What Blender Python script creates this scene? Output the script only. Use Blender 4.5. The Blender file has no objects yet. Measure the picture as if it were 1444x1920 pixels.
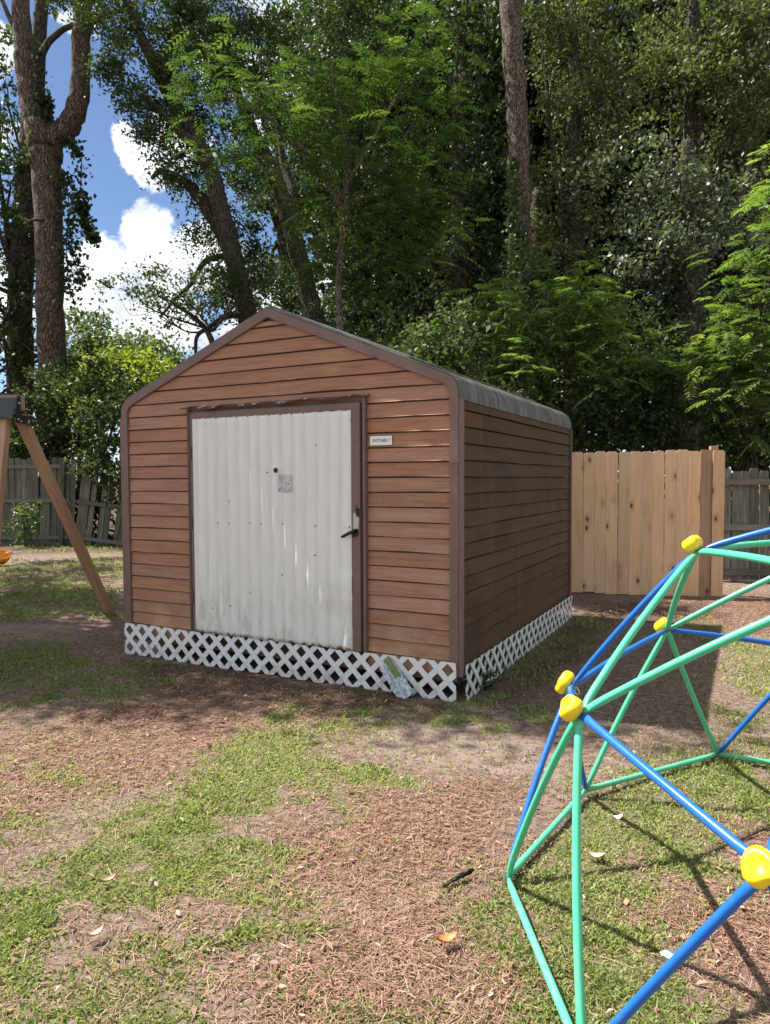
import bpy, bmesh, math, random
import numpy as np
from mathutils import Vector, Matrix

random.seed(7)
RNG = np.random.default_rng(11)
S = bpy.context.scene
COL = S.collection

# ------------------------------------------------------------------ camera
EYE, FPX, PITCH, ROLL = 1.5, 1326.1, 0.0460984, -0.0046440
cp, sp, cr, sr = math.cos(PITCH), math.sin(PITCH), math.cos(ROLL), math.sin(ROLL)
FWD = np.array([0, cp, -sp]); _u = np.array([0, sp, cp]); _r = np.array([1.0, 0, 0])
RGT = cr * _r + sr * _u; UPV = -sr * _r + cr * _u
cam_d = bpy.data.cameras.new("camera")
cam_d.sensor_fit = 'VERTICAL'; cam_d.sensor_height = 24.0
cam_d.lens = 24.0 * FPX / 1920.0
cam_d.clip_start = 0.05; cam_d.clip_end = 3000
cam = bpy.data.objects.new("camera", cam_d); COL.objects.link(cam)
cam.matrix_world = Matrix(((RGT[0], UPV[0], -FWD[0], 0), (RGT[1], UPV[1], -FWD[1], 0),
                           (RGT[2], UPV[2], -FWD[2], EYE), (0, 0, 0, 1)))
S.camera = cam

# ------------------------------------------------------------------ world and sun
SUN_TRAVEL = Vector((0.657, -0.28, -1.0)).normalized()
SUN_EL = math.atan2(1.0, math.hypot(0.657, 0.28))
SUN_AZ = math.atan2(-0.657, 0.28)            # clockwise from +Y
SKY_STRENGTH, SUN_STRENGTH, EXPOSURE = 0.052, 4.3, 1.56
W = bpy.data.worlds.new("World"); S.world = W; W.use_nodes = True
S.view_settings.view_transform = 'Standard'; S.view_settings.look = 'None'
S.view_settings.exposure = EXPOSURE; S.view_settings.gamma = 1.0
S.view_settings.use_curve_mapping = False

def px_dir(px, py):
    d = FWD + RGT * (px - 722) / FPX - UPV * (py - 960) / FPX
    return d / np.linalg.norm(d)
def gpt(px, py, z=0.0):
    d = px_dir(px, py); t = (z - EYE) / d[2]
    return np.array([0, 0, EYE]) + t * d
def at(px, py, depth):
    d = FWD + RGT * (px - 722) / FPX - UPV * (py - 960) / FPX
    return np.array([0, 0, EYE]) + d * depth
def project(P):
    d = np.asarray(P) - np.array([0, 0, EYE]); z = d @ FWD
    return np.stack([722 + FPX * (d @ RGT) / z, 960 - FPX * (d @ UPV) / z], -1)

class NT:
    """tiny node-tree helper"""
    def __init__(s, tree): s.t = tree; s.n = tree.nodes; s.l = tree.links
    def node(s, typ, **kw):
        n = s.n.new(typ)
        for k, v in kw.items():
            if k.startswith('i_'):
                n.inputs[k[2:].replace('_', ' ')].default_value = v
            else: setattr(n, k, v)
        return n
    def link(s, a, b): s.l.new(a, b)
    def math(s, op, a, b=None, c=None, clamp=False):
        n = s.n.new('ShaderNodeMath'); n.operation = op; n.use_clamp = clamp
        for i, v in enumerate((a, b, c)):
            if v is None: continue
            if hasattr(v, 'links'): s.l.new(v, n.inputs[i])
            else: n.inputs[i].default_value = v
        return n.outputs[0]
    def mix(s, fac, a, b, blend='MIX'):
        n = s.n.new('ShaderNodeMix'); n.data_type = 'RGBA'; n.blend_type = blend
        for i, v in ((0, fac), (6, a), (7, b)):
            if hasattr(v, 'links'): s.l.new(v, n.inputs[i])
            else: n.inputs[i].default_value = v if i == 0 else (*v[:3], 1)
        return n.outputs[2]
    def ramp(s, fac, stops):
        n = s.n.new('ShaderNodeValToRGB'); e = n.color_ramp.elements
        while len(e) < len(stops): e.new(0.5)
        for el, (p, c) in zip(e, stops):
            el.position = p; el.color = (*c[:3], 1) if hasattr(c, '__len__') else (c, c, c, 1)
        s.l.new(fac, n.inputs[0]); return n.outputs[0]
    def noise(s, vec, scale, detail=4, rough=0.55, dist=0.0):
        n = s.n.new('ShaderNodeTexNoise'); n.inputs['Scale'].default_value = scale
        n.inputs['Detail'].default_value = detail; n.inputs['Roughness'].default_value = rough
        n.inputs['Distortion'].default_value = dist
        if vec is not None: s.l.new(vec, n.inputs['Vector'])
        return n.outputs[0]
    def mapping(s, vec, scale=(1, 1, 1), loc=(0, 0, 0), rot=(0, 0, 0)):
        n = s.n.new('ShaderNodeMapping'); n.inputs['Scale'].default_value = scale
        n.inputs['Location'].default_value = loc; n.inputs['Rotation'].default_value = rot
        s.l.new(vec, n.inputs['Vector']); return n.outputs[0]
    def smooth(s, v, lo, hi):
        n = s.n.new('ShaderNodeMapRange'); n.interpolation_type = 'SMOOTHSTEP'
        n.inputs[1].default_value = lo; n.inputs[2].default_value = hi
        s.l.new(v, n.inputs[0]); return n.outputs[0]

def build_world():
    w = NT(W.node_tree); w.n.clear()
    sky = w.node('ShaderNodeTexSky', sky_type='NISHITA')
    sky.sun_disc = False; sky.sun_elevation = SUN_EL; sky.sun_rotation = SUN_AZ
    sky.air_density = 0.75; sky.dust_density = 0.1; sky.ozone_density = 3.0
    tc = w.node('ShaderNodeTexCoord')
    D = tc.outputs['Generated']
    warp = w.noise(D, 11.0, 10, 0.64)
    fld = None
    for (px, py, r) in ((275, 445, 54), (205, 505, 62), (300, 520, 88), (150, 560, 64), (240, 600, 84), (340, 610, 70),
                        (400, 480, 70), (235, 262, 30), (275, 300, 44), (330, 250, 60), (-40, 560, 90), (-20, 90, 45), (520, 650, 120)):
        c = px_dir(px, py)
        dn = w.node('ShaderNodeVectorMath', operation='DISTANCE'); w.link(D, dn.inputs[0]); dn.inputs[1].default_value = c
        v = w.math('SUBTRACT', 1.0, w.math('MULTIPLY', dn.outputs['Value'], FPX / r))
        fld = v if fld is None else w.math('SMOOTH_MAX', fld, v, 0.25)
    gd = w.node('ShaderNodeVectorMath', operation='DISTANCE'); w.link(D, gd.inputs[0]); gd.inputs[1].default_value = px_dir(230, 330)
    gen = w.math('SUBTRACT', w.math('MULTIPLY', w.math('SUBTRACT', w.noise(w.mapping(D, (1, 1, 1.6), (0.4, 0.1, 0)), 2.3, 3, 0.5), 0.44), 5.0),
                 w.math('SUBTRACT', 1.6, w.math('MULTIPLY', gd.outputs['Value'], 5.0), clamp=False))
    gen = w.math('MINIMUM', gen, w.math('MULTIPLY', w.math('SUBTRACT', w.noise(w.mapping(D, (1, 1, 1.6), (0.4, 0.1, 0)), 2.3, 3, 0.5), 0.44), 5.0))
    fld = w.math('MAXIMUM', fld, gen)
    f2 = w.math('ADD', fld, w.math('MULTIPLY', w.math('SUBTRACT', warp, 0.5), 3.0))
    mask = w.smooth(f2, -0.02, 0.22)
    shade = w.math('ADD', w.math('MULTIPLY', w.noise(w.mapping(D, (1, 1, 1), (0.03, 0, 0.02)), 17.0, 8, 0.62), 0.8), w.math('MULTIPLY', w.smooth(f2, 0.0, 1.2), 0.2))
    ccol = w.ramp(shade, ((0.36, (5.6, 6.0, 6.6)), (0.50, (7.6, 7.9, 8.2)), (0.62, (9.8, 9.9, 9.8))))
    out = w.mix(mask, sky.outputs[0], ccol)
    bg = w.node('ShaderNodeBackground'); bg.inputs['Strength'].default_value = SKY_STRENGTH
    w.link(out, bg.inputs['Color'])
    o = w.node('ShaderNodeOutputWorld'); w.link(bg.outputs[0], o.inputs[0])
build_world()

sun_d = bpy.data.lights.new("sun", 'SUN'); sun_d.energy = SUN_STRENGTH; sun_d.angle = math.radians(0.53)
sun_d.color = (1.0, 0.95, 0.87)
sun = bpy.data.objects.new("sun", sun_d); COL.objects.link(sun)
sun.rotation_euler = SUN_TRAVEL.to_track_quat('-Z', 'Y').to_euler(); sun.location = (-20, 10, 30)
S.cycles.max_bounces = 7; S.cycles.diffuse_bounces = 4; S.cycles.glossy_bounces = 2
S.cycles.transmission_bounces = 4; S.cycles.transparent_max_bounces = 4
S.cycles.use_denoising = True

# ------------------------------------------------------------------ object helpers
def link(o, parent=None):
    COL.objects.link(o)
    if parent is not None: o.parent = parent
    return o
def tag(o, label=None, cat=None, group=None, kind=None):
    for k, v in (('label', label), ('category', cat), ('group', group), ('kind', kind)):
        if v: o[k] = v
    return o
def thing(name, label, cat, loc=(0, 0, 0), rz=0.0, group=None):
    o = bpy.data.objects.new(name, None); o.empty_display_size = 0.2
    o.location = loc; o.rotation_euler = (0, 0, rz)
    return tag(link(o), label, cat, group)
def mesh(name, V, F, mat=None, smooth=False):
    me = bpy.data.meshes.new(name)
    me.from_pydata([tuple(map(float, v)) for v in V], [], [tuple(f) for f in F])
    if mat is not None: me.materials.append(mat)
    if smooth: me.polygons.foreach_set('use_smooth', [True] * len(me.polygons))
    me.update(); return me
def obj(name, me, parent=None, loc=(0, 0, 0), rot=(0, 0, 0)):
    o = bpy.data.objects.new(name, me); o.location = loc; o.rotation_euler = rot
    return link(o, parent)
def part(name, V, F, mat, parent=None, smooth=False, **kw):
    return obj(name, mesh(name, V, F, mat, smooth), parent, **kw)
def quads_mesh(name, V, nper, mat, attrs=None, smooth=False):
    """V (N,nper,3): N separate polygons of nper corners, fast."""
    N = V.shape[0]; me = bpy.data.meshes.new(name)
    me.vertices.add(N * nper); me.vertices.foreach_set('co', V.reshape(-1).astype(np.float32))
    me.loops.add(N * nper); me.loops.foreach_set('vertex_index', np.arange(N * nper, dtype=np.int32))
    me.polygons.add(N); me.polygons.foreach_set('loop_start', np.arange(0, N * nper, nper, dtype=np.int32))
    me.materials.append(mat)
    for k, a in (attrs or {}).items():
        at_ = me.attributes.new(k, 'FLOAT', 'FACE'); at_.data.foreach_set('value', a.astype(np.float32))
    me.update(calc_edges=True); return me
def grid_faces(nu, nv, off=0):
    i = np.arange(nu - 1)[:, None] * nv + np.arange(nv - 1)[None, :]
    i = i.reshape(-1) + off
    return np.stack([i, i + nv, i + nv + 1, i + 1], -1)
BOXF = [(0, 3, 2, 1), (4, 5, 6, 7), (0, 1, 5, 4), (1, 2, 6, 5), (2, 3, 7, 6), (3, 0, 4, 7)]
def box_v(x0, x1, y0, y1, z0, z1):
    return [(x0, y0, z0), (x1, y0, z0), (x1, y1, z0), (x0, y1, z0), (x0, y0, z1), (x1, y0, z1), (x1, y1, z1), (x0, y1, z1)]
def box(name, x0, x1, y0, y1, z0, z1, mat, parent=None, bev=0.0, **kw):
    o = part(name, box_v(x0, x1, y0, y1, z0, z1), BOXF, mat, parent, **kw)
    if bev:
        bm = bmesh.new(); bm.from_mesh(o.data)
        bmesh.ops.bevel(bm, geom=list(bm.edges), offset=bev, segments=2, affect='EDGES', profile=0.6)
        bm.to_mesh(o.data); bm.free()
    return o
def prism(pts, y0, y1):
    """polygon in xz extruded along y"""
    n = len(pts)
    V = [(x, y0, z) for x, z in pts] + [(x, y1, z) for x, z in pts]
    F = [tuple(range(n)), tuple(range(2 * n - 1, n - 1, -1))]
    F += [(i, i + n, (i + 1) % n + n, (i + 1) % n) for i in range(n)]
    return V, F
def frame_of(d):
    d = Vector(d).normalized(); a = Vector((0, 0, 1)) if abs(d.z) < 0.9 else Vector((1, 0, 0))
    s = d.cross(a).normalized(); return d, s, s.cross(d)
def tube(pts, radii, sides=10, jitter=0.0, caps=True, flat=None):
    """tube with parallel-transported rings; returns V, F. flat: list of (sx, sy) per ring."""
    pts = [Vector(p) for p in pts]; V = []; F = []
    t0 = (pts[1] - pts[0]).normalized(); _, s, u = frame_of(t0)
    for i, p in enumerate(pts):
        t = ((pts[min(i + 1, len(pts) - 1)] - pts[max(i - 1, 0)])).normalized()
        s = (s - t * s.dot(t)).normalized(); u = t.cross(s)
        fx, fy = flat[i] if flat else (1, 1)
        for k in range(sides):
            a = 2 * math.pi * k / sides; r = radii[i] * (1 + (random.uniform(-jitter, jitter) if jitter else 0))
            V.append(p + s * (math.cos(a) * r * fx) + u * (math.sin(a) * r * fy))
    for i in range(len(pts) - 1):
        for k in range(sides):
            a = i * sides + k; b = i * sides + (k + 1) % sides
            F.append((a, b, b + sides, a + sides))
    if caps:
        F.append(tuple(range(sides - 1, -1, -1))); F.append(tuple(range((len(pts) - 1) * sides, len(pts) * sides)))
    return V, F
def merge(*vfs):
    V, F = [], []
    for v, f in vfs:
        o = len(V); V += list(v); F += [tuple(i + o for i in q) for q in f]
    return V, F
def smooth_path(pts, n):
    """Catmull-Rom resample of points (+radius in the 4th slot)"""
    P = np.array(pts, float); out = []
    for i in range(len(P) - 1):
        p0, p1, p2, p3 = P[max(i - 1, 0)], P[i], P[i + 1], P[min(i + 2, len(P) - 1)]
        for t in np.linspace(0, 1, n, endpoint=False):
            out.append(0.5 * ((2 * p1) + (-p0 + p2) * t + (2 * p0 - 5 * p1 + 4 * p2 - p3) * t * t + (-p0 + 3 * p1 - 3 * p2 + p3) * t ** 3))
    out.append(P[-1]); return np.array(out)

# ------------------------------------------------------------------ materials
def new_mat(name):
    m = bpy.data.materials.new(name); m.use_nodes = True
    t = NT(m.node_tree); b = m.node_tree.nodes['Principled BSDF']
    return m, t, b
def bump(t, b, h, strength=0.3, dist=0.01):
    n = t.node('ShaderNodeBump'); n.inputs['Strength'].default_value = strength; n.inputs['Distance'].default_value = dist
    t.link(h, n.inputs['Height']); t.link(n.outputs[0], b.inputs['Normal'])
def simple(name, col, rough=0.5, metal=0.0, var=0.15, spec=0.5, scale=8.0):
    m, t, b = new_mat(name)
    tc = t.node('ShaderNodeTexCoord'); n = t.noise(tc.outputs['Object'], scale, 5, 0.6)
    c = t.mix(n, [x * (1 - var) for x in col], [min(x * (1 + var), 1) for x in col])
    t.link(c, b.inputs['Base Color'])
    b.inputs['Roughness'].default_value = rough; b.inputs['Metallic'].default_value = metal
    b.inputs['Specular IOR Level'].default_value = spec
    return m
def wood(name, dark, mid, light, axis='x', fine=55.0, rough=0.75, rvar=0.25, stain=None, stain_amt=0.0, knots=None, streak=None, bumps=0.35):
    """grain stretched along one axis; every piece gets its own tone from Object Info Random"""
    m, t, b = new_mat(name)
    tc = t.node('ShaderNodeTexCoord'); oi = t.node('ShaderNodeObjectInfo')
    off = t.node('ShaderNodeVectorMath', operation='SCALE'); off.inputs[0].default_value = (13.1, 7.7, 9.3)
    t.link(oi.outputs['Random'], off.inputs['Scale'])
    add = t.node('ShaderNodeVectorMath', operation='ADD'); t.link(tc.outputs['Object'], add.inputs[0]); t.link(off.outputs[0], add.inputs[1])
    P = add.outputs[0]
    st = {'x': (0.05, 1, 1), 'y': (1, 0.05, 1), 'z': (1, 1, 0.05)}[axis]
    g1 = t.noise(t.mapping(P, st), fine, 6, 0.65, 0.4)
    g2 = t.noise(t.mapping(P, tuple(0.25 + 0.75 * s for s in st)), 5.0, 4, 0.6)
    g = t.math('ADD', t.math('MULTIPLY', g1, 0.65), t.math('MULTIPLY', g2, 0.35))
    c = t.ramp(g, ((0.30, dark), (0.5, mid), (0.72, light)))
    k = t.math('ADD', 1.0 - rvar, t.math('MULTIPLY', oi.outputs['Random'], 2 * rvar))
    hsv = t.node('ShaderNodeHueSaturation'); t.link(c, hsv.inputs['Color']); t.link(k, hsv.inputs['Value'])
    r2 = t.math('FRACT', t.math('MULTIPLY', oi.outputs['Random'], 17.3))
    t.link(t.math('ADD', 0.92, t.math('MULTIPLY', r2, 0.16)), hsv.inputs['Saturation'])
    c = hsv.outputs[0]
    if stain:
        n = t.noise(tc.outputs['Object'], 2.2, 6, 0.65)
        c = t.mix(t.math('MULTIPLY', t.smooth(n, 0.48, 0.72), stain_amt), c, stain)
    if name == 'cedar_front':
        sz = t.node('ShaderNodeSeparateXYZ'); t.link(tc.outputs['Object'], sz.inputs[0])
        lo = t.math('SUBTRACT', 1.0, t.smooth(sz.outputs['Z'], 0.2, 0.75))
        wn_ = t.noise(t.mapping(tc.outputs['Object'], (1.2, 1, 1.6), (3.0, 0, 1.7)), 2.6, 6, 0.65)
        c = t.mix(t.math('MULTIPLY', lo, t.math('MULTIPLY', t.smooth(wn_, 0.40, 0.62), 0.65)), c, (0.47, 0.30, 0.185))
        dk = t.noise(t.mapping(tc.outputs['Object'], (0.8, 1, 6.0)), 3.5, 6, 0.7)
        c = t.mix(t.math('MULTIPLY', t.smooth(dk, 0.55, 0.75), 0.5), c, (0.13, 0.068, 0.05))
    if streak:
        n = t.noise(t.mapping(tc.outputs['Object'], (9, 9, 0.45)), 1.0, 5, 0.6)
        c = t.mix(t.math('MULTIPLY', t.smooth(n, 0.53, 0.72), 0.6), c, streak)
    if knots:
        vo = t.node('ShaderNodeTexVoronoi'); vo.inputs['Scale'].default_value = 1.0
        t.link(t.mapping(P, {'z': (5.0, 5.0, 2.6), 'x': (2.6, 5, 5)}[axis]), vo.inputs['Vector'])
        kf = t.math('SUBTRACT', 1.0, t.smooth(vo.outputs['Distance'], 0.03, 0.13))
        c = t.mix(kf, c, knots)
        ring = t.math('SUBTRACT', 1.0, t.smooth(vo.outputs['Distance'], 0.10, 0.30))
        c = t.mix(t.math('MULTIPLY', ring, 0.25), c, knots)
    t.link(c, b.inputs['Base Color']); b.inputs['Roughness'].default_value = rough
    b.inputs['Specular IOR Level'].default_value = 0.3
    bump(t, b, g1, bumps, 0.006)
    return m

M = {}
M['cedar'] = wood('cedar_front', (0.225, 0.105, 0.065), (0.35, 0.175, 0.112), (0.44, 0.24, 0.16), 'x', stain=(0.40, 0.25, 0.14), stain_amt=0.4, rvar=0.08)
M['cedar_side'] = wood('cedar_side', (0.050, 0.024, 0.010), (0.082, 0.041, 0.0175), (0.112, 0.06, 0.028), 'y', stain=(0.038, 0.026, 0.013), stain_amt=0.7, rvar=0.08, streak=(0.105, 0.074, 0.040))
M['rim'] = wood('rim_wood', (0.10, 0.05, 0.03), (0.20, 0.11, 0.07), (0.28, 0.17, 0.11), 'x')
M['trim'] = simple('brown_trim_paint', (0.165, 0.098, 0.083), 0.55, var=0.28, scale=9)
M['trim_dark'] = simple('dark_weathered_trim', (0.085, 0.052, 0.043), 0.65, var=0.4, scale=14)
M['pine_new'] = wood('new_pine', (0.53, 0.31, 0.165), (0.665, 0.43, 0.25), (0.74, 0.52, 0.33), 'z', fine=40, rvar=0.14, knots=(0.09, 0.04, 0.02), bumps=0.15)
M['pine_red'] = wood('reddish_pine', (0.28, 0.155, 0.10), (0.38, 0.23, 0.15), (0.45, 0.29, 0.20), 'z', fine=40, rvar=0.06, knots=(0.08, 0.03, 0.02), bumps=0.15)
M['grey_wood'] = wood('weathered_grey_wood', (0.035, 0.032, 0.024), (0.135, 0.125, 0.10), (0.30, 0.285, 0.245), 'z', fine=38, rvar=0.25, stain=(0.06, 0.065, 0.03), stain_amt=0.75)
M['grey_rail'] = wood('weathered_grey_rail', (0.07, 0.06, 0.045), (0.15, 0.135, 0.105), (0.23, 0.21, 0.17), 'x', fine=38, rvar=0.2)
M['swing_wood'] = wood('swing_timber', (0.22, 0.125, 0.07), (0.36, 0.225, 0.135), (0.45, 0.30, 0.19), 'z', fine=40, rvar=0.1)
M['black_metal'] = simple('black_bracket', (0.03, 0.032, 0.036), 0.35, 0.3, spec=0.7)
M['steel'] = simple('zinc_bolt', (0.6, 0.6, 0.58), 0.35, 0.9)
M['white_pvc'] = simple('white_lattice', (0.74, 0.74, 0.75), 0.45, var=0.06, scale=4)
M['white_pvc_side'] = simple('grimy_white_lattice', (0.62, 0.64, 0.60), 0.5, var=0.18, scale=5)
def grime(name, col, dirt, z0, z1, rough, fine=30, amt=0.8, base=0.0):
    m, t, b = new_mat(name)
    tc = t.node('ShaderNodeTexCoord'); O = tc.outputs['Object']; sz = t.node('ShaderNodeSeparateXYZ'); t.link(O, sz.inputs[0])
    n = t.noise(O, fine, 6, 0.65); n2 = t.noise(O, 3.0, 4, 0.6)
    lo = t.math('SUBTRACT', 1.0, t.smooth(sz.outputs['Z'], z0, z1))
    f = t.math('MULTIPLY', t.math('MAXIMUM', lo, base), t.math('MULTIPLY', t.smooth(t.math('ADD', t.math('MULTIPLY', n, .6), t.math('MULTIPLY', n2, .4)), 0.42, 0.66), amt))
    c = t.mix(n2, [x * 0.94 for x in col], [min(1, x * 1.05) for x in col])
    t.link(t.mix(f, c, dirt), b.inputs['Base Color'])
    t.link(t.math('ADD', rough, t.math('MULTIPLY', f, 0.4)), b.inputs['Roughness'])
    return m
M['white_pvc'] = grime('white_lattice', (0.76, 0.76, 0.77), (0.30, 0.25, 0.20), 0.02, 0.20, 0.45, amt=0.75, base=0.15)
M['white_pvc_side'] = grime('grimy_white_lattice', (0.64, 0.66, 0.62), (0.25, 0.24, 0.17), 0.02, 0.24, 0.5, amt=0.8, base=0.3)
M['concrete'] = simple('grey_block', (0.40, 0.37, 0.34), 0.9, var=0.25, scale=18)
M['dark_iron'] = simple('dark_iron', (0.025, 0.022, 0.02), 0.4, 0.6)
M['rust_hole'] = simple('rusty_hole_edge', (0.03, 0.014, 0.01), 0.8)
M['sign_white'] = simple('sign_face', (0.78, 0.77, 0.74), 0.4, var=0.08)
M['ink'] = simple('navy_ink', (0.05, 0.07, 0.14), 0.5)
M['grip'] = simple('yellow_plastic', (0.86, 0.58, 0.012), 0.33, var=0.05, spec=0.5)
M['tube_blue'] = simple('blue_tube_paint', (0.005, 0.115, 0.46), 0.30, var=0.14, spec=0.5, scale=25)
M['tube_green'] = simple('green_tube_paint', (0.07, 0.50, 0.28), 0.32, var=0.12, spec=0.5, scale=25)
M['tube_blue'] = grime('blue_tube_paint', (0.005, 0.115, 0.46), (0.10, 0.12, 0.16), 0.02, 0.35, 0.30, 45, 0.7, 0.22)
M['tube_green'] = grime('green_tube_paint', (0.07, 0.50, 0.28), (0.20, 0.26, 0.17), 0.02, 0.35, 0.32, 45, 0.7, 0.22)
M['amber'] = simple('amber_plastic', (0.62, 0.27, 0.02), 0.35)

def door_mat():
    m, t, b = new_mat('offwhite_sheet_metal')
    tc = t.node('ShaderNodeTexCoord'); O = tc.outputs['Object']
    n = t.noise(t.mapping(O, (6, 6, 0.8)), 3.0, 6, 0.65)
    c = t.mix(t.smooth(n, 0.35, 0.8), (0.77, 0.755, 0.725), (0.69, 0.675, 0.64))
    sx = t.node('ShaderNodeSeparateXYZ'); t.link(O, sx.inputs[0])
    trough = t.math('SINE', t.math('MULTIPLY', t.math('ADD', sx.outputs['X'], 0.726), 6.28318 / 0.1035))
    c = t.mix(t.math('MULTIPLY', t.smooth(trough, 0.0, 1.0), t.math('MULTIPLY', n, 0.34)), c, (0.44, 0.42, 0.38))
    low = t.math('SUBTRACT', 1.0, t.smooth(sx.outputs['Z'], 0.30, 0.85))
    d = t.noise(t.mapping(O, (7, 7, 2.0)), 1.6, 7, 0.7)
    f = t.math('MULTIPLY', low, t.smooth(d, 0.42, 0.68))
    c = t.mix(t.math('MULTIPLY', f, 0.6), c, (0.33, 0.31, 0.20))
    sp_ = t.noise(O, 70, 3, 0.5)
    c = t.mix(t.math('MULTIPLY', t.smooth(sp_, 0.66, 0.74), 0.35), c, (0.30, 0.26, 0.2))
    edge = t.math('SUBTRACT', 1.0, t.smooth(sx.outputs['Z'], 0.272, 0.30))
    c = t.mix(t.math('MULTIPLY', edge, t.smooth(t.noise(O, 25, 3), 0.45, 0.6)), c, (0.22, 0.13, 0.07))
    t.link(c, b.inputs['Base Color']); b.inputs['Roughness'].default_value = 0.62
    b.inputs['Specular IOR Level'].default_value = 0.25
    bump(t, b, t.noise(O, 6.0, 5, 0.6), 0.35, 0.02)
    return m
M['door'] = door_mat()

def roof_mat():
    m, t, b = new_mat('weathered_metal_roof')
    tc = t.node('ShaderNodeTexCoord'); O = tc.outputs['Object']
    n = t.noise(t.mapping(O, (2.2, 11, 2.2)), 1.4, 6, 0.65)
    c = t.ramp(n, ((0.30, (0.05, 0.046, 0.036)), (0.5, (0.105, 0.105, 0.09)), (0.70, (0.22, 0.225, 0.21))))
    moss = t.noise(O, 5.0, 6, 0.7)
    c = t.mix(t.math('MULTIPLY', t.smooth(moss, 0.5, 0.7), 0.55), c, (0.075, 0.08, 0.04))
    t.link(c, b.inputs['Base Color']); b.inputs['Roughness'].default_value = 0.5; b.inputs['Metallic'].default_value = 0.25
    return m
M['roof'] = roof_mat()

def sticker_mat():
    m, t, b = new_mat('torn_silver_sticker')
    tc = t.node('ShaderNodeTexCoord'); n = t.noise(tc.outputs['Object'], 60, 5, 0.7)
    c = t.ramp(n, ((0.38, (0.25, 0.26, 0.29)), (0.5, (0.47, 0.47, 0.5)), (0.62, (0.66, 0.66, 0.66))))
    t.link(c, b.inputs['Base Color']); b.inputs['Roughness'].default_value = 0.35; return m
M['sticker'] = sticker_mat()
def peel_mat():
    m, t, b = new_mat('peeling_paint_strip')
    tc = t.node('ShaderNodeTexCoord'); n = t.noise(t.mapping(tc.outputs['Object'], (5, 1, 1)), 3, 5, 0.6)
    c = t.mix(t.smooth(n, 0.56, 0.60), (0.075, 0.05, 0.044), (0.50, 0.44, 0.40))
    t.link(c, b.inputs['Base Color']); b.inputs['Roughness'].default_value = 0.7; return m
M['peel'] = peel_mat()
def print_mat():
    m, t, b = new_mat('pale_blue_print')
    tc = t.node('ShaderNodeTexCoord'); n = t.noise(tc.outputs['Object'], 45, 3, 0.6)
    c = t.ramp(n, ((0.40, (0.22, 0.27, 0.34)), (0.5, (0.38, 0.43, 0.48)), (0.6, (0.58, 0.60, 0.61))))
    t.link(c, b.inputs['Base Color']); b.inputs['Roughness'].default_value = 0.4; return m
M['print'] = print_mat()
M['leafgreen_card'] = simple('green_card', (0.15, 0.19, 0.06), 0.5, var=0.2, scale=20)

def bark_mat(name, dark, light, moss=None):
    m, t, b = new_mat(name)
    tc = t.node('ShaderNodeTexCoord'); O = tc.outputs['Object']
    vo = t.node('ShaderNodeTexVoronoi'); vo.feature = 'DISTANCE_TO_EDGE'; vo.inputs['Scale'].default_value = 1.0
    wn = t.node('ShaderNodeTexNoise'); wn.inputs['Scale'].default_value = 5.0; wn.inputs['Detail'].default_value = 5; t.link(O, wn.inputs['Vector'])
    ws = t.node('ShaderNodeVectorMath', operation='SCALE'); ws.inputs['Scale'].default_value = 3.2; t.link(wn.outputs['Color'], ws.inputs[0])
    mp = t.mapping(O, (24, 24, 5.0))
    va = t.node('ShaderNodeVectorMath', operation='ADD'); t.link(mp, va.inputs[0]); t.link(ws.outputs[0], va.inputs[1])
    t.link(va.outputs[0], vo.inputs['Vector'])
    pl = t.smooth(vo.outputs['Distance'], 0.0, 0.22)
    n = t.noise(t.mapping(O, (1, 1, 0.35)), 16, 7, 0.75)
    h = t.math('ADD', t.math('MULTIPLY', pl, 0.35), t.math('MULTIPLY', n, 0.75))
    c = t.ramp(h, ((0.30, [x * 0.4 for x in dark]), (0.50, dark), (0.74, light)))
    if moss: c = t.mix(t.math('MULTIPLY', t.smooth(t.noise(O, 1.6, 5, 0.6), 0.48, 0.62), 0.6), c, moss)
    t.link(c, b.inputs['Base Color']); b.inputs['Roughness'].default_value = 0.9; b.inputs['Specular IOR Level'].default_value = 0.15
    bump(t, b, h, 1.0, 0.12); return m
M['bark_pine'] = bark_mat('pine_bark', (0.125, 0.088, 0.070), (0.27, 0.205, 0.165))
M['bark_oak'] = bark_mat('oak_bark', (0.075, 0.058, 0.045), (0.17, 0.14, 0.11), (0.07, 0.08, 0.035))
M['bark_grey'] = bark_mat('pale_bark', (0.16, 0.13, 0.10), (0.30, 0.26, 0.21))

def leaf_mat(name, stops, rough=0.55, spec=0.3, transl=0.38, tcol=(1.25, 1.35, 0.55)):
    m, t, b = new_mat(name)
    a = t.node('ShaderNodeAttribute'); a.attribute_name = 'rnd'
    c = t.ramp(a.outputs['Fac'], stops)
    t.link(c, b.inputs['Base Color']); b.inputs['Roughness'].default_value = rough; b.inputs['Specular IOR Level'].default_value = spec
    tr = t.node('ShaderNodeBsdfTranslucent')
    t.link(t.mix(1.0, c, tcol, 'MULTIPLY'), tr.inputs['Color'])
    mx = t.node('ShaderNodeMixShader'); mx.inputs[0].default_value = transl
    t.link(b.outputs[0], mx.inputs[1]); t.link(tr.outputs[0], mx.inputs[2])
    t.link(mx.outputs[0], t.n['Material Output'].inputs['Surface'])
    return m
M['leaf_oak'] = leaf_mat('oak_leaves', ((0.0, (0.026, 0.044, 0.016)), (0.5, (0.050, 0.078, 0.028)), (0.85, (0.085, 0.115, 0.042)), (1.0, (0.17, 0.18, 0.07))), 0.55, 0.3)
M['leaf_dark'] = leaf_mat('dark_leaves', ((0.0, (0.018, 0.032, 0.014)), (0.5, (0.034, 0.055, 0.023)), (0.9, (0.060, 0.085, 0.036)), (1.0, (0.10, 0.12, 0.055))), 0.55, 0.3)
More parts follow.
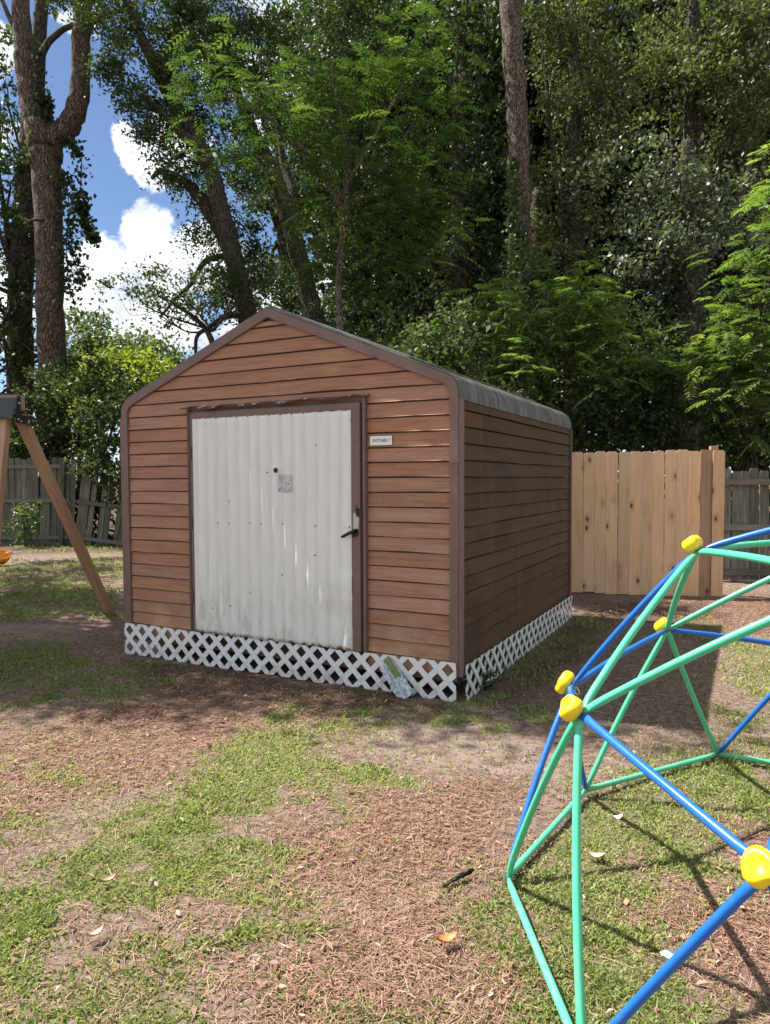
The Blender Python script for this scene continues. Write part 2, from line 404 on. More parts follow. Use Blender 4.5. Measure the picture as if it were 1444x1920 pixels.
M['leaf_silver'] = leaf_mat('glossy_silver_leaves', ((0.0, (0.045, 0.062, 0.036)), (0.5, (0.095, 0.12, 0.075)), (1.0, (0.23, 0.25, 0.18))), 0.5, 0.4, 0.25)
M['leaf_olive'] = leaf_mat('olive_grey_leaves', ((0.0, (0.045, 0.058, 0.026)), (0.5, (0.088, 0.105, 0.046)), (0.85, (0.15, 0.165, 0.08)), (1.0, (0.24, 0.23, 0.13))))
M['leaf_bright'] = leaf_mat('bright_fronds', ((0.0, (0.034, 0.062, 0.024)), (0.5, (0.060, 0.103, 0.034)), (0.85, (0.105, 0.16, 0.048)), (1.0, (0.24, 0.27, 0.07))), 0.42, 0.45, 0.45)
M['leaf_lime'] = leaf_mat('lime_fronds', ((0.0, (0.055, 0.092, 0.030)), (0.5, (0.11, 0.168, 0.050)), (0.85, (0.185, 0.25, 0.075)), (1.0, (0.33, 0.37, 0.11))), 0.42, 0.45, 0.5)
M['leaf_yellow'] = leaf_mat('yellow_green_leaves', ((0.0, (0.08, 0.13, 0.018)), (0.5, (0.18, 0.23, 0.03)), (1.0, (0.36, 0.37, 0.06))), 0.45, 0.4, 0.5)
M['leaf_far'] = leaf_mat('far_leaves', ((0.0, (0.05, 0.075, 0.035)), (0.5, (0.085, 0.12, 0.055)), (1.0, (0.14, 0.17, 0.08))), 0.5, 0.3)
M['grass'] = leaf_mat('grass_blades', ((0.0, (0.16, 0.20, 0.06)), (0.4, (0.27, 0.32, 0.11)), (0.75, (0.37, 0.39, 0.16)), (0.9, (0.47, 0.44, 0.23)), (1.0, (0.54, 0.46, 0.30))), 0.5, 0.35, 0.42, (1.15, 1.2, 0.7))
M['straw'] = leaf_mat('pine_straw', ((0.0, (0.11, 0.055, 0.038)), (0.5, (0.25, 0.14, 0.098)), (0.85, (0.36, 0.235, 0.165)), (1.0, (0.48, 0.37, 0.28))), 0.6, 0.3, 0.05, (1, 1, 1))
M['chips'] = leaf_mat('bark_chips', ((0.0, (0.12, 0.058, 0.04)), (0.4, (0.26, 0.135, 0.09)), (0.8, (0.38, 0.225, 0.16)), (1.0, (0.50, 0.36, 0.27))), 0.75, 0.2, 0.0, (1, 1, 1))
M['deadleaf'] = leaf_mat('dead_leaves', ((0.0, (0.13, 0.075, 0.05)), (0.5, (0.28, 0.17, 0.115)), (1.0, (0.46, 0.34, 0.26))), 0.5, 0.4, 0.15, (1, 0.9, 0.8))

def ground_mat():
    m, t, b = new_mat('yard_soil')
    tc = t.node('ShaderNodeTexCoord'); O = tc.outputs['Object']
    def A(n):
        a = t.node('ShaderNodeAttribute'); a.attribute_name = n; return a.outputs['Fac']
    n1 = t.noise(O, 1.7, 6, 0.6); n2 = t.noise(O, 22, 6, 0.7); n3 = t.noise(O, 85, 4, 0.7)
    vo = t.node('ShaderNodeTexVoronoi'); vo.inputs['Scale'].default_value = 38
    wv = t.node('ShaderNodeVectorMath', operation='ADD'); t.link(O, wv.inputs[0])
    wsc = t.node('ShaderNodeVectorMath', operation='SCALE'); wsc.inputs['Scale'].default_value = 0.06
    cn = t.node('ShaderNodeTexNoise'); cn.inputs['Scale'].default_value = 11; t.link(O, cn.inputs['Vector'])
    t.link(cn.outputs['Color'], wsc.inputs[0]); t.link(wsc.outputs[0], wv.inputs[1])
    t.link(t.mapping(wv.outputs[0], (1, 1.9, 1)), vo.inputs['Vector'])
    vs = t.node('ShaderNodeSeparateColor'); t.link(vo.outputs['Color'], vs.inputs[0])
    soil = t.ramp(n2, ((0.32, (0.09, 0.06, 0.046)), (0.5, (0.24, 0.168, 0.135)), (0.70, (0.39, 0.295, 0.245))))
    mul = t.ramp(t.math('ADD', t.math('MULTIPLY', vs.outputs[0], 0.6), t.math('MULTIPLY', n3, 0.4)),
                 ((0.25, (0.075, 0.04, 0.03)), (0.5, (0.22, 0.124, 0.09)), (0.78, (0.39, 0.25, 0.185))))
    sand = t.ramp(n3, ((0.3, (0.25, 0.185, 0.155)), (0.5, (0.37, 0.29, 0.25)), (0.7, (0.47, 0.385, 0.34))))
    gr = t.ramp(n3, ((0.3, (0.11, 0.115, 0.045)), (0.55, (0.20, 0.20, 0.08)), (0.75, (0.31, 0.27, 0.14))))
    dark_col = t.ramp(n2, ((0.3, (0.06, 0.04, 0.028)), (0.5, (0.11, 0.075, 0.052)), (0.7, (0.2, 0.14, 0.1))))
    def soft(a, w=0.25): 
        return t.smooth(t.math('ADD', a, t.math('MULTIPLY', t.math('SUBTRACT', n2, 0.5), 0.7)), 0.5 - w, 0.5 + w)
    c = t.mix(soft(A('mulch')), soil, mul)
    c = t.mix(soft(A('dark_ground')), c, dark_col)
    c = t.mix(t.math('MULTIPLY', soft(A('sand'), 0.4), t.smooth(t.noise(O, 4.5, 6, 0.7), 0.33, 0.66)), c, sand)
    c = t.mix(t.math('MULTIPLY', soft(A('lawn')), 0.75), c, gr)
    c = t.mix(t.math('MULTIPLY', t.smooth(n1, 0.4, 0.7), 0.3), c, (0.19, 0.14, 0.115))
    t.link(c, b.inputs['Base Color']); b.inputs['Roughness'].default_value = 0.95; b.inputs['Specular IOR Level'].default_value = 0.1
    bump(t, b, t.math('ADD', n3, vs.outputs[1]), 0.9, 0.03)
    return m
M['ground'] = ground_mat()

# ------------------------------------------------------------------ ground
def noise2(x, y, seed=0, octs=4, f0=1.0):
    """cheap value noise in numpy, 0..1"""
    out = 0; amp = 1; tot = 0
    for o in range(octs):
        xs, ys = x * f0, y * f0
        xi, yi = np.floor(xs).astype(np.int64), np.floor(ys).astype(np.int64)
        fx, fy = xs - xi, ys - yi; fx = fx * fx * (3 - 2 * fx); fy = fy * fy * (3 - 2 * fy)
        def h(a, b):
            v = (a * 374761393 + b * 668265263 + (seed + o) * 1442695041) & 0x7fffffff
            v = ((v ^ (v >> 13)) * 1274126177) & 0x7fffffff
            return ((v ^ (v >> 16)) & 0xffff) / 65535.0
        v = (h(xi, yi) * (1 - fx) + h(xi + 1, yi) * fx) * (1 - fy) + (h(xi, yi + 1) * (1 - fx) + h(xi + 1, yi + 1) * fx) * fy
        out = out + amp * v; tot += amp; amp *= 0.55; f0 *= 2.1
    return out / tot
def height(x, y):
    near = np.exp(-((x / 9.0) ** 2 + ((y - 5) / 9.0) ** 2))
    return (noise2(x, y, 3, 3, 0.9) - 0.5) * 0.035 * near + (noise2(x, y, 9, 2, 6.0) - 0.5) * 0.014 * near - 0.006

def poly(*pts): return np.array([gpt(px, py)[:2] for px, py in pts])
def sdist(P, x, y):
    """signed distance to a polygon, + inside"""
    n = len(P); d2 = np.full(x.shape, 1e9); ins = np.zeros(x.shape, bool)
    for i in range(n):
        a, b2 = P[i], P[(i + 1) % n]; ex, ey = b2 - a
        wx, wy = x - a[0], y - a[1]
        tt = np.clip((wx * ex + wy * ey) / (ex * ex + ey * ey + 1e-12), 0, 1)
        d2 = np.minimum(d2, (wx - ex * tt) ** 2 + (wy - ey * tt) ** 2)
        c = ((a[1] <= y) & (b2[1] > y)) | ((b2[1] <= y) & (a[1] > y))
        xi = a[0] + (y - a[1]) / (ey if abs(ey) > 1e-9 else 1e-9) * ex
        ins ^= c & (x < xi)
    return np.where(ins, 1, -1) * np.sqrt(d2)
LAWN = [
    (1.0, poly((470, 1375), (560, 1360), (640, 1400), (655, 1470), (610, 1560), (490, 1630), (430, 1655), (540, 1690), (555, 1735), (440, 1765), (320, 1800), (180, 1745), (70, 1830), (-60, 1870), (-60, 1740), (70, 1640), (175, 1590), (240, 1530), (330, 1490), (390, 1420))),
    (0.85, poly((100, 1870), (250, 1840), (330, 1880), (470, 1860), (500, 1960), (60, 1990), (-80, 1940), (-60, 1880))),
    (1.0, poly((955, 1650), (1090, 1500), (1160, 1470), (1250, 1420), (1320, 1400), (1480, 1390), (1500, 1560), (1400, 1530), (1310, 1560), (1310, 1640), (1240, 1700), (1215, 1750), (1300, 1800), (1380, 1830), (1500, 1850), (1500, 2000), (960, 1990), (930, 1900), (975, 1820), (960, 1740), (880, 1710), (870, 1680))),
    (0.55, poly((600, 1880), (760, 1850), (920, 1860), (940, 2000), (560, 2000))),
    (0.6, poly((-60, 1090), (150, 1075), (235, 1110), (240, 1160), (150, 1150), (60, 1170), (-60, 1160))),
    (0.6, poly((-60, 1230), (60, 1200), (180, 1215), (270, 1240), (250, 1300), (120, 1310), (-60, 1360))),
    (0.5, poly((-60, 1050), (230, 1045), (235, 1085), (120, 1070), (-60, 1090))),
    (0.5, poly((1200, 1190), (1300, 1150), (1360, 1200), (1500, 1190), (1500, 1400), (1300, 1400), (1345, 1300), (1360, 1220))),
    (0.45, poly((900, 1240), (1040, 1180), (1110, 1150), (1130, 1180), (1000, 1280), (930, 1300))),
    (0.35, poly((-60, 1380), (120, 1390), (230, 1470), (160, 1560), (-60, 1600))),
    (0.5, poly((560, 1350), (640, 1330), (760, 1345), (700, 1372), (600, 1380))),
]
CLUMPS = [(710, 1450, .14), (660, 1442, .10), (600, 1440, .09), (830, 1430, .09), (935, 1365, .12), (870, 1345, .14), (680, 1335, .12), (545, 1335, .1), (95, 1310, .12), (215, 1305, .16),
          (1010, 1345, .12), (1110, 1165, .22), (880, 1313, .16), (930, 1300, .14), (300, 1275, .1), (820, 1355, .08), (990, 1330, .1), (40, 1235, .2), (150, 1240, .2), (760, 1460, .1), (520, 1345, .1)]
MULCH = [(1.0, poly((-60, 1400), (60, 1370), (180, 1320), (330, 1320), (480, 1350), (470, 1375), (390, 1410), (310, 1470), (210, 1500), (100, 1520), (-60, 1580))),
         (0.9, poly((640, 1470), (760, 1480), (930, 1440), (990, 1470), (945, 1620), (860, 1700), (880, 1860), (700, 1960), (480, 1960), (450, 1800), (560, 1740), (560, 1690), (440, 1660), (600, 1560))),
         (0.8, poly((300, 1280), (480, 1290), (640, 1320), (560, 1345), (430, 1345), (320, 1320))),
         (0.9, poly((1100, 1130), (1360, 1120), (1500, 1110), (1500, 1190), (1360, 1190), (1250, 1160), (1120, 1170))),
         (0.9, poly((1230, 1700), (1310, 1640), (1330, 1560), (1460, 1545), (1500, 1560), (1500, 1850), (1380, 1825), (1290, 1795))),
         (0.8, poly((800, 1900), (900, 1760), (970, 1800), (960, 1990), (780, 1990)))]
SAND = [(0.75, poly((840, 1330), (1010, 1360), (1020, 1440), (960, 1450), (870, 1440), (700, 1420), (690, 1385), (780, 1370))),
        (1.0, poly((-60, 1630), (60, 1620), (95, 1640), (60, 1690), (-60, 1720))),
        (0.8, poly((545, 1640), (680, 1610), (800, 1640), (790, 1690), (680, 1720), (560, 1710))),
        (0.8, poly((-60, 1160), (80, 1170), (190, 1185), (140, 1205), (-60, 1200))),
        (0.7, poly((320, 1530), (240, 1500), (200, 1520), (160, 1570), (120, 1560), (180, 1490), (330, 1470))),
        (0.7, poly((1330, 1600), (1440, 1580), (1500, 1640), (1440, 1690), (1340, 1660))),
        (0.5, poly((-60, 1020), (200, 1040), (140, 1060), (-60, 1065)))]
DARK_GROUND = [(0.8, poly((240, 1222), (857, 1312), (860, 1345), (640, 1345), (440, 1330), (250, 1270))),  # darker ground along the shed front, shed side and fence foot
         (0.7, poly((860, 1312), (1066, 1155), (1100, 1130), (1360, 1125), (1340, 1180), (1180, 1170), (1050, 1290), (950, 1330))),
         (0.5, poly((-60, 1005), (250, 1010), (260, 1035), (-60, 1040)))]
def field(lst, x, y, soft=0.16, seed=0):
    jx = (noise2(x, y, seed + 1, 4, 2.2) - 0.5) * 0.7; jy = (noise2(x, y, seed + 2, 4, 2.2) - 0.5) * 0.7
    out = np.zeros(x.shape)
    for wgt, P in lst:
        sc = 1 + 0.10 * np.maximum(y - 3, 0)
        out = np.maximum(out, wgt * np.clip(0.5 + sdist(P, x + jx * 0.6 * sc, y + jy * 0.6 * sc) / (2 * soft), 0, 1))
    return out
def lawn(x, y):
    f = field(LAWN, x, y, 0.16, 20)
    for px, py, r in CLUMPS:
        c = gpt(px, py)
        f = np.maximum(f, 0.95 * np.clip(1.6 - np.hypot(x - c[0], y - c[1]) / r * 1.2 + (noise2(x, y, 5, 3, 9) - 0.5) * 1.3, 0, 1))
    far = np.clip((y - 9) / 3, 0, 1) * 0.35
    f = np.maximum(f, far * (noise2(x, y, 31, 3, 1.2) > 0.45))
    out = np.clip((np.abs(x) - (0.56 * y + 0.25)) / 0.5, 0, 1)
    f = np.maximum(f, out * 0.9 * np.clip((noise2(x, y, 66, 3, 0.8) - 0.42) * 6, 0, 1))
    holes = noise2(x, y, 40, 5, 3.0)
    return np.clip(f * np.clip((holes - 0.32) / 0.15, 0.10, 1), 0, 1)

def build_ground():
    def axis(lo, hi, step, far, grow=1.25):
        a = list(np.arange(lo, hi + 1e-6, step)); s = step; v = hi
        while v < far: s *= grow; v += s; a.append(v)
        s = step; v = lo
        while v > -far: s *= grow; v -= s; a.insert(0, v)
        return np.array(a)
    xs = axis(-4.2, 4.4, 0.045, 900); ys = axis(1.4, 9.0, 0.045, 900)
    X, Y = np.meshgrid(xs, ys, indexing='ij'); x, y = X.ravel(), Y.ravel()
    V = np.stack([x, y, height(x, y)], -1); F = grid_faces(len(xs), len(ys))
    me = bpy.data.meshes.new('ground')
    me.vertices.add(len(V)); me.vertices.foreach_set('co', V.ravel().astype(np.float32))
    me.loops.add(F.size); me.loops.foreach_set('vertex_index', F.ravel().astype(np.int32))
    me.polygons.add(len(F)); me.polygons.foreach_set('loop_start', np.arange(0, F.size, 4, dtype=np.int32))
    me.polygons.foreach_set('use_smooth', np.ones(len(F), bool))
    me.materials.append(M['ground'])
    for nm, v in (('lawn', lawn(x, y)), ('mulch', field(MULCH, x, y, 0.2, 50)), ('sand', field(SAND, x, y, 0.14, 60)), ('dark_ground', np.maximum(field(DARK_GROUND, x, y, 0.2, 70), np.clip((np.hypot(x, y) - 15.5) / 1.5, 0, 1) * (y > 8)))):
        a = me.attributes.new(nm, 'FLOAT', 'POINT'); a.data.foreach_set('value', v.astype(np.float32))
    me.update(calc_edges=True)
    tag(obj('ground', me), 'bare sandy yard with mulch, pine straw and patches of grass', None, None, 'structure')
build_ground()

# ------------------------------------------------------------------ shed
A = math.radians(27.1513)
SH_W, SH_L, HE, HA, FR_ = 3.10, 3.26, 2.166, 2.802, 0.15
WH = SH_W / 2
SLOPE = math.atan2(HA - HE, WH)
shed = thing('shed', 'brown lap-sided garden shed with a white corrugated door and gable roof', 'shed', (-0.8732, 5.4515, 0), -A)
def half_profile(d, n=9):
    """right half outline, from low wall up the eave roll to the apex, inset by d"""
    r = max(FR_ - d, 0.03); s = SLOPE
    xw = WH - d; zap = HA - d / math.cos(s); ze = zap - math.tan(s) * xw
    turn = math.pi / 2 - s; tl = r * math.tan(turn / 2)
    c = (xw - r, ze - tl)
    pts = [(c[0] + r * math.cos(a), c[1] + r * math.sin(a)) for a in np.linspace(0, turn, n)]
    return pts + [(0.0, zap)]
def hw(z, d):
    p = half_profile(d)
    if z <= p[0][1]: return p[0][0]
    zs = [q[1] for q in p]; xs = [q[0] for q in p]
    return float(np.interp(z, zs, xs)) if z < zs[-1] else 0.0

def lap_board(x0f, x1f, z0, z1, seg=0.35, th0=0.021, th1=0.005, warp=0.0022):
    """one lap board: x limits as functions of z; front leans out at the bottom"""
    nz = 5; zs = np.array([z0, z0 + 0.004, z0 + (z1 - z0) * 0.5, z1 - 0.0180, z1 - 0.0160]); zs[-1] = zs[-2] + 0.001; zs = np.minimum(zs, z1); L = max(x1f(z0) - x0f(z0), 0.05)
    nx = max(2, int(L / seg) + 2); ph = random.uniform(0, 9)
    V = []
    wob = [random.gauss(0, warp) for _ in range(nx)]; wz = [random.gauss(0, 0.0022) for _ in range(nx)]
    for i in range(nx):
        for j, z in enumerate(zs):
            t = i / (nx - 1); x = x0f(z) + (x1f(z) - x0f(z)) * t
            f = j / (nz - 1)
            yy = -(th0 + (th1 - th0) * f) + wob[i] * (1 - f)
            if j == nz - 1: yy = 0.003
            V.append((x, yy, z + wz[i] * (1 - f)))
    F = [tuple(q) for q in grid_faces(nx, nz)]
    nb = len(V)
    for i in range(nx): # back-bottom edge
        x, y, z = V[i * nz]; V.append((x, 0.0, z))
    for i in range(nx - 1): F.append((i * nz, nb + i, nb + i + 1, (i + 1) * nz))
    nt = len(V)
    V += [(x0f(z1), 0.0065, zs[-1]), (x1f(z1), 0.0065, zs[-1])]
    F.append(tuple(range(nz)) + (nt, nb)); F.append(((nx - 1) * nz, nb + nx - 1, nt + 1) + tuple(nx * nz - 1 - q for q in range(nz - 1)))
    F.append((nb,) + (nt,) + (nt + 1,) + tuple(nb + i for i in range(nx - 1, 0, -1)))
    return V, F
DX0, DX1, DZ = -0.788, 0.842, 2.04
pitch_f = 0.1045; z = 0.160
while z < HA - 0.10:
    z1 = z + pitch_f + 0.008; zt = min(z1, HA - 0.078)
    L_ = lambda q: -hw(q, 0.045); R_ = lambda q: hw(q, 0.045)
    if z < DZ:
        part('siding_board', *lap_board(L_, lambda q: DX0, z, zt), M['cedar'], shed)
        part('siding_board', *lap_board(lambda q: DX1, R_, z, zt), M['cedar'], shed)
    else:
        part('siding_board', *lap_board(L_, R_, z, zt), M['cedar'], shed)
    z += pitch_f
def to_side(V, right=True):
    if right: return [(WH - y * 1.0 - 0.008, x, z) for x, y, z in V]
    return [(-WH + y + 0.008, x, z) for x, y, z in V]
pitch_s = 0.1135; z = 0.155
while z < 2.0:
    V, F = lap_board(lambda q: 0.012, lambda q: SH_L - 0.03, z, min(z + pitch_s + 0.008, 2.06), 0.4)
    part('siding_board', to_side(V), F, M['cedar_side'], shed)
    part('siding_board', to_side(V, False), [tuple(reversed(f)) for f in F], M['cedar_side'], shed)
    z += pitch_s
# inner walls (backing), back wall
pin = half_profile(0.03)
gab = [(x, q) for x, q in pin] + [(-x, q) for x, q in reversed(pin[:-1])]
V, F = prism([(pin[0][0], 0.14)] + gab + [(-pin[0][0], 0.14)], SH_L - 0.03, SH_L - 0.005)
part('back_wall', V, F, M['cedar_side'], shed)
V, F = prism([(pin[0][0], 0.14)] + gab + [(-pin[0][0], 0.14)], 0.007, 0.02)
part('wall_sheathing', V, F, M['trim_dark'], shed)
for s in (1, -1):
    x0 = s * (WH - 0.03); box('wall_sheathing', min(x0, x0 - s * 0.02), max(x0, x0 - s * 0.02), 0.022, SH_L - 0.032, 0.14, 2.05, M['trim_dark'], shed)
box('floor_deck', -WH + 0.06, WH - 0.06, 0.03, SH_L - 0.04, 0.145, 0.17, M['rim'], shed)
box('rim_board', -WH + 0.03, WH - 0.03, 0.006, 0.03, 0.115, 0.155, M['rim'], shed)
for s in (1, -1):
    box('rim_board', s * (WH - 0.045) - 0.012, s * (WH - 0.045) + 0.012, 0.04, SH_L - 0.04, 0.10, 0.15, M['trim_dark'], shed)
for bx in (-1.35, 0.72, 1.02, 1.38):
    box('concrete_block', bx - 0.17, bx + 0.13, 0.03, 0.2, -0.02 if bx < 0 else 0.11, 0.142, M['concrete'], shed, 0.006)
for bx in (0.95, 1.3):
    box('concrete_block', bx - 0.1, bx + 0.1, 0.35, 0.75, -0.02, 0.142, M['concrete'], shed, 0.006)
for by in (1.6, 3.0):
    for bx in (-1.3, 0, 1.3): box('concrete_block', bx - 0.1, bx + 0.1, by - 0.2, by + 0.2, -0.02, 0.142, M['concrete'], shed, 0.006)

# gable trim: band along the outline
def trim_band(side):
    n = 9; o = [(WH, 0.165)] + half_profile(0.0, n); i_ = [(WH - 0.064, 0.165)] + half_profile(0.064, n)
    V = []
    for (ox, oz), (ix, iz) in zip(o, i_):
        for (x, q, y) in ((ox, oz, -0.036), (ix, iz, -0.034), (ix, iz, -0.001), (ox, oz, -0.001)): V.append((side * x, y, q))
    F = []
    for k in range(len(o) - 1):
        for c in range(4):
            a, b = k * 4 + c, k * 4 + (c + 1) % 4; q = (a, b, b + 4, a + 4); F.append(q if side > 0 else q[::-1])
    F.append((3, 2, 1, 0)); m_ = (len(o) - 1) * 4; F.append((m_, m_ + 1, m_ + 2, m_ + 3))
    return V, F
for s in (1, -1):
    part('gable_trim', *trim_band(s), M['trim'], shed)
    x0, x1 = sorted((s * (WH + 0.003), s * (WH + 0.021)))
    box('corner_trim', x0, x1, -0.034, 0.018, 0.165, 2.035, M['trim'], shed)
    x0, x1 = sorted((s * (WH - 0.012), s * (WH + 0.026)))
    box('corner_trim', x0, x1, SH_L - 0.05, SH_L + 0.012, 0.165, 2.03, M['trim_dark'], shed)
# dents in the right corner trim
for dz, dy in ((1.60, 0.012), (0.40, 0.014)):
    V, F = prism([(WH - 0.066, dz), (WH + 0.004, dz + 0.012), (WH + 0.004, dz + 0.03), (WH - 0.066, dz + 0.02)], -0.0405, -0.0355)
    part('trim_joint', V, F, M['trim'], shed)
# roof: metal sheet over both eave rolls
def roof():
    hp = half_profile(-0.012, 11); hp_in = half_profile(-0.002, 11)
    o = [(hp[0][0], 2.028)] + hp; i_ = [(hp_in[0][0], 2.028)] + hp_in
    out = o + [(-x, q) for x, q in reversed(o[:-1])]; inn = i_ + [(-x, q) for x, q in reversed(i_[:-1])]
    ny = 14; V = []; ys = np.linspace(-0.03, SH_L + 0.02, ny)
    for y in ys:
        for x, q in out: V.append((x, y, q + random.gauss(0, 0.0018)))
    for y in ys:
        for x, q in inn: V.append((x, y, q))
    m_ = len(out); F = [tuple(f[::-1]) for f in grid_faces(ny, m_)] + [tuple(f) for f in grid_faces(ny, m_, ny * m_)]
    o2 = ny * m_
    for k in range(m_ - 1):
        F.append((k, k + 1, o2 + k + 1, o2 + k)); e = (ny - 1) * m_
        F.append((e + k + 1, e + k, o2 + e + k, o2 + e + k + 1))
    for y in range(ny - 1):
        a = y * m_; F.append((a, a + m_, o2 + a + m_, o2 + a)[::-1]); a += m_ - 1; F.append((a, a + m_, o2 + a + m_, o2 + a))
    return V, F
rf = part('roof', *roof(), M['roof'], shed)
for s in (1, -1):
    V, F = tube([(s * 0.75 * WH, y, HA - math.tan(SLOPE) * 0.75 * WH + 0.018) for y in np.linspace(0, SH_L, 6)], [0.012] * 6, 6)
    part('roof_seam', V, F, M['roof'], rf)
V, F = prism([(-0.09, HA - 0.03), (0, HA + 0.022), (0.09, HA - 0.03), (0.09, HA - 0.018), (0, HA + 0.032), (-0.09, HA - 0.018)], 0.02, SH_L + 0.02)
part('ridge_cap', V, F, M['roof'], rf)

# door
door = box('door', -0.768, 0.815, -0.030, -0.018, 0.258, 2.045, M['trim_dark'], shed)
def dpart(*a, **k): return box(*a, **k)
box('door_stile', -0.768, -0.712, -0.050, -0.031, 0.258, 2.045, M['trim'], door, 0.003)
box('door_stile', 0.744, 0.815, -0.066, -0.031, 0.262, 2.045, M['trim'], door, 0.004)
V, F = prism([(-0.711, 1.988), (0.743, 1.986), (0.743, 2.045), (-0.711, 2.045)], -0.054, -0.031)
part('door_rail', V, F, M['trim'], door)
def sheet():
    nx, nz = 190, 60; x0, x1 = -0.726, 0.748; z0, z1 = 0.266, 1.992
    xs = np.linspace(x0, x1, nx); zs = np.linspace(z0, z1, nz); X, Z = np.meshgrid(xs, zs, indexing='ij')
    amp = 0.0140 * np.clip((1.25 - (X + 0.1) * 0.75) , 0.35, 1.0) * np.clip(0.55 + 0.5 * (Z - 0.3), 0.45, 1.0)
    ph = 2 * np.pi * (X - x0) / 0.1035
    y = amp * np.sign(np.sin(ph)) * np.abs(np.sin(ph)) ** 1.0
    dent = (noise2(X * 1.0 + 9, Z * 1.0, 77, 4, 2.6) - 0.5) * 0.045 * np.clip((X + 0.15) * 1.3, 0.06, 1) * np.clip(1.7 - Z, 0.25, 1.2)
    ribs = 0.0010 * np.sin(2 * np.pi * (X - x0) / 0.0195)
    seam = 0.006 * (np.abs(X + 0.43) < 0.008)
    Y = -0.066 + y + dent + ribs - seam
    Zw = Z + (Z == z0) * (noise2(X, Z, 5, 3, 9) - 0.5) * 0.012 + (Z == z1) * 0.004 * np.sin(ph)
    V = np.stack([X, Y, Zw], -1).reshape(-1, 3)
    Vb = V.copy(); Vb[:, 1] += 0.0025
    F = [tuple(q) for q in grid_faces(nx, nz)] + [tuple(q[::-1]) for q in grid_faces(nx, nz, nx * nz)]
    n0 = nx * nz
    for i in range(nx - 1):
        a, b = i * nz, (i + 1) * nz; F.append((a, n0 + a, n0 + b, b)); a += nz - 1; b += nz - 1; F.append((b, n0 + b, n0 + a, a))
    for j in range(nz - 1):
        F.append((j + 1, n0 + j + 1, n0 + j, j)); a = (nx - 1) * nz + j; F.append((a, n0 + a, n0 + a + 1, a + 1))
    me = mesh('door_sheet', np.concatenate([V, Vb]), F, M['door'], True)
    return obj('door_sheet', me, door), (xs, zs, Y)
sh_o, (sx_, sz_, SY) = sheet()
def sheet_y(x, z): return SY[int(np.argmin(abs(sx_ - x))), int(np.argmin(abs(sz_ - z)))]
def disc(name, x, y, z, r, mat, parent, n=10, th=0.004):
    V, F = tube([(x, y + 0.002, z), (x, y - th, z)], [r, r * 0.85], n); return part(name, V, F, mat, parent)
disc('key_hole', 0.095, sheet_y(0.095, 1.572) - 0.004, 1.572, 0.020, M['rust_hole'], door, 14)
for px, py in ((406, 981), (431, 981), (468, 981), (490, 982), (528, 982), (590, 986), (655, 988), (500, 886), (431, 940), (592, 834), (657, 788), (590, 1041), (528, 1078), (468, 1112), (432, 1136), (400, 1140)):
    d = px_dir(px, py); c, s_ = math.cos(A), math.sin(A); n = np.array([s_, c, 0]); o = np.array([-0.8732, 5.4515, 0]) - n * 0.07
    t_ = ((o - np.array([0, 0, EYE])) @ n) / (d @ n); P = np.array([0, 0, EYE]) + t_ * d - np.array([-0.8732, 5.4515, 0])
    lx = P[0] * c - P[1] * s_; disc('screw', lx, sheet_y(lx, P[2]) - 0.003, P[2], 0.0055, M['dark_iron'], door, 7)
def patch(name, x, z, w, h, mat, parent):
    nx = 9; xs = np.linspace(x - w / 2, x + w / 2, nx); V = []; F = []
    zz = (z - h / 2, z + h / 2)
    for i, q in enumerate(xs):
        for e, zq in enumerate(zz): V.append((q, sheet_y(q, z) - 0.0045, zq + random.uniform(-0.008, 0.008)))
        for e, zq in enumerate(zz): V.append((q, sheet_y(q, z) - 0.001, zq))
    for i in range(nx - 1):
        a = i * 4; F += [(a, a + 4, a + 5, a + 1), (a + 1, a + 5, a + 7, a + 3), (a + 2, a + 6, a + 4, a)]
    F += [(0, 1, 3, 2), (nx * 4 - 4, nx * 4 - 2, nx * 4 - 1, nx * 4 - 3)]
    return part(name, V, F, mat, parent)
patch('torn_sticker', 0.168, 1.474, 0.12, 0.125, M['sticker'], door)
V, F = merge(tube([(0.775, -0.070, 1.135), (0.775, -0.095, 1.13), (0.745, -0.105, 1.118), (0.70, -0.108, 1.095), (0.683, -0.107, 1.09)], [0.013, 0.013, 0.012, 0.011, 0.007], 8),
             prism([(0.755, 1.09), (0.80, 1.10), (0.80, 1.15), (0.755, 1.145)], -0.078, -0.067))
part('door_handle', V, F, M['dark_iron'], door)
box('latch_slot', 0.788, 0.812, -0.071, -0.0665, 1.235, 1.295, M['dark_iron'], door)
V, F = prism([(0.758, 1.13), (0.80, 1.14), (0.808, 1.24), (0.79, 1.33), (0.762, 1.25)], -0.0685, -0.0663)
part('scuffed_plate', V, F, M['peel'], door)
for hz in (0.55, 1.15, 1.72):
    box('hinge', -0.785, -0.755, -0.058, -0.0505, hz - 0.05, hz + 0.05, M['trim_dark'], door)
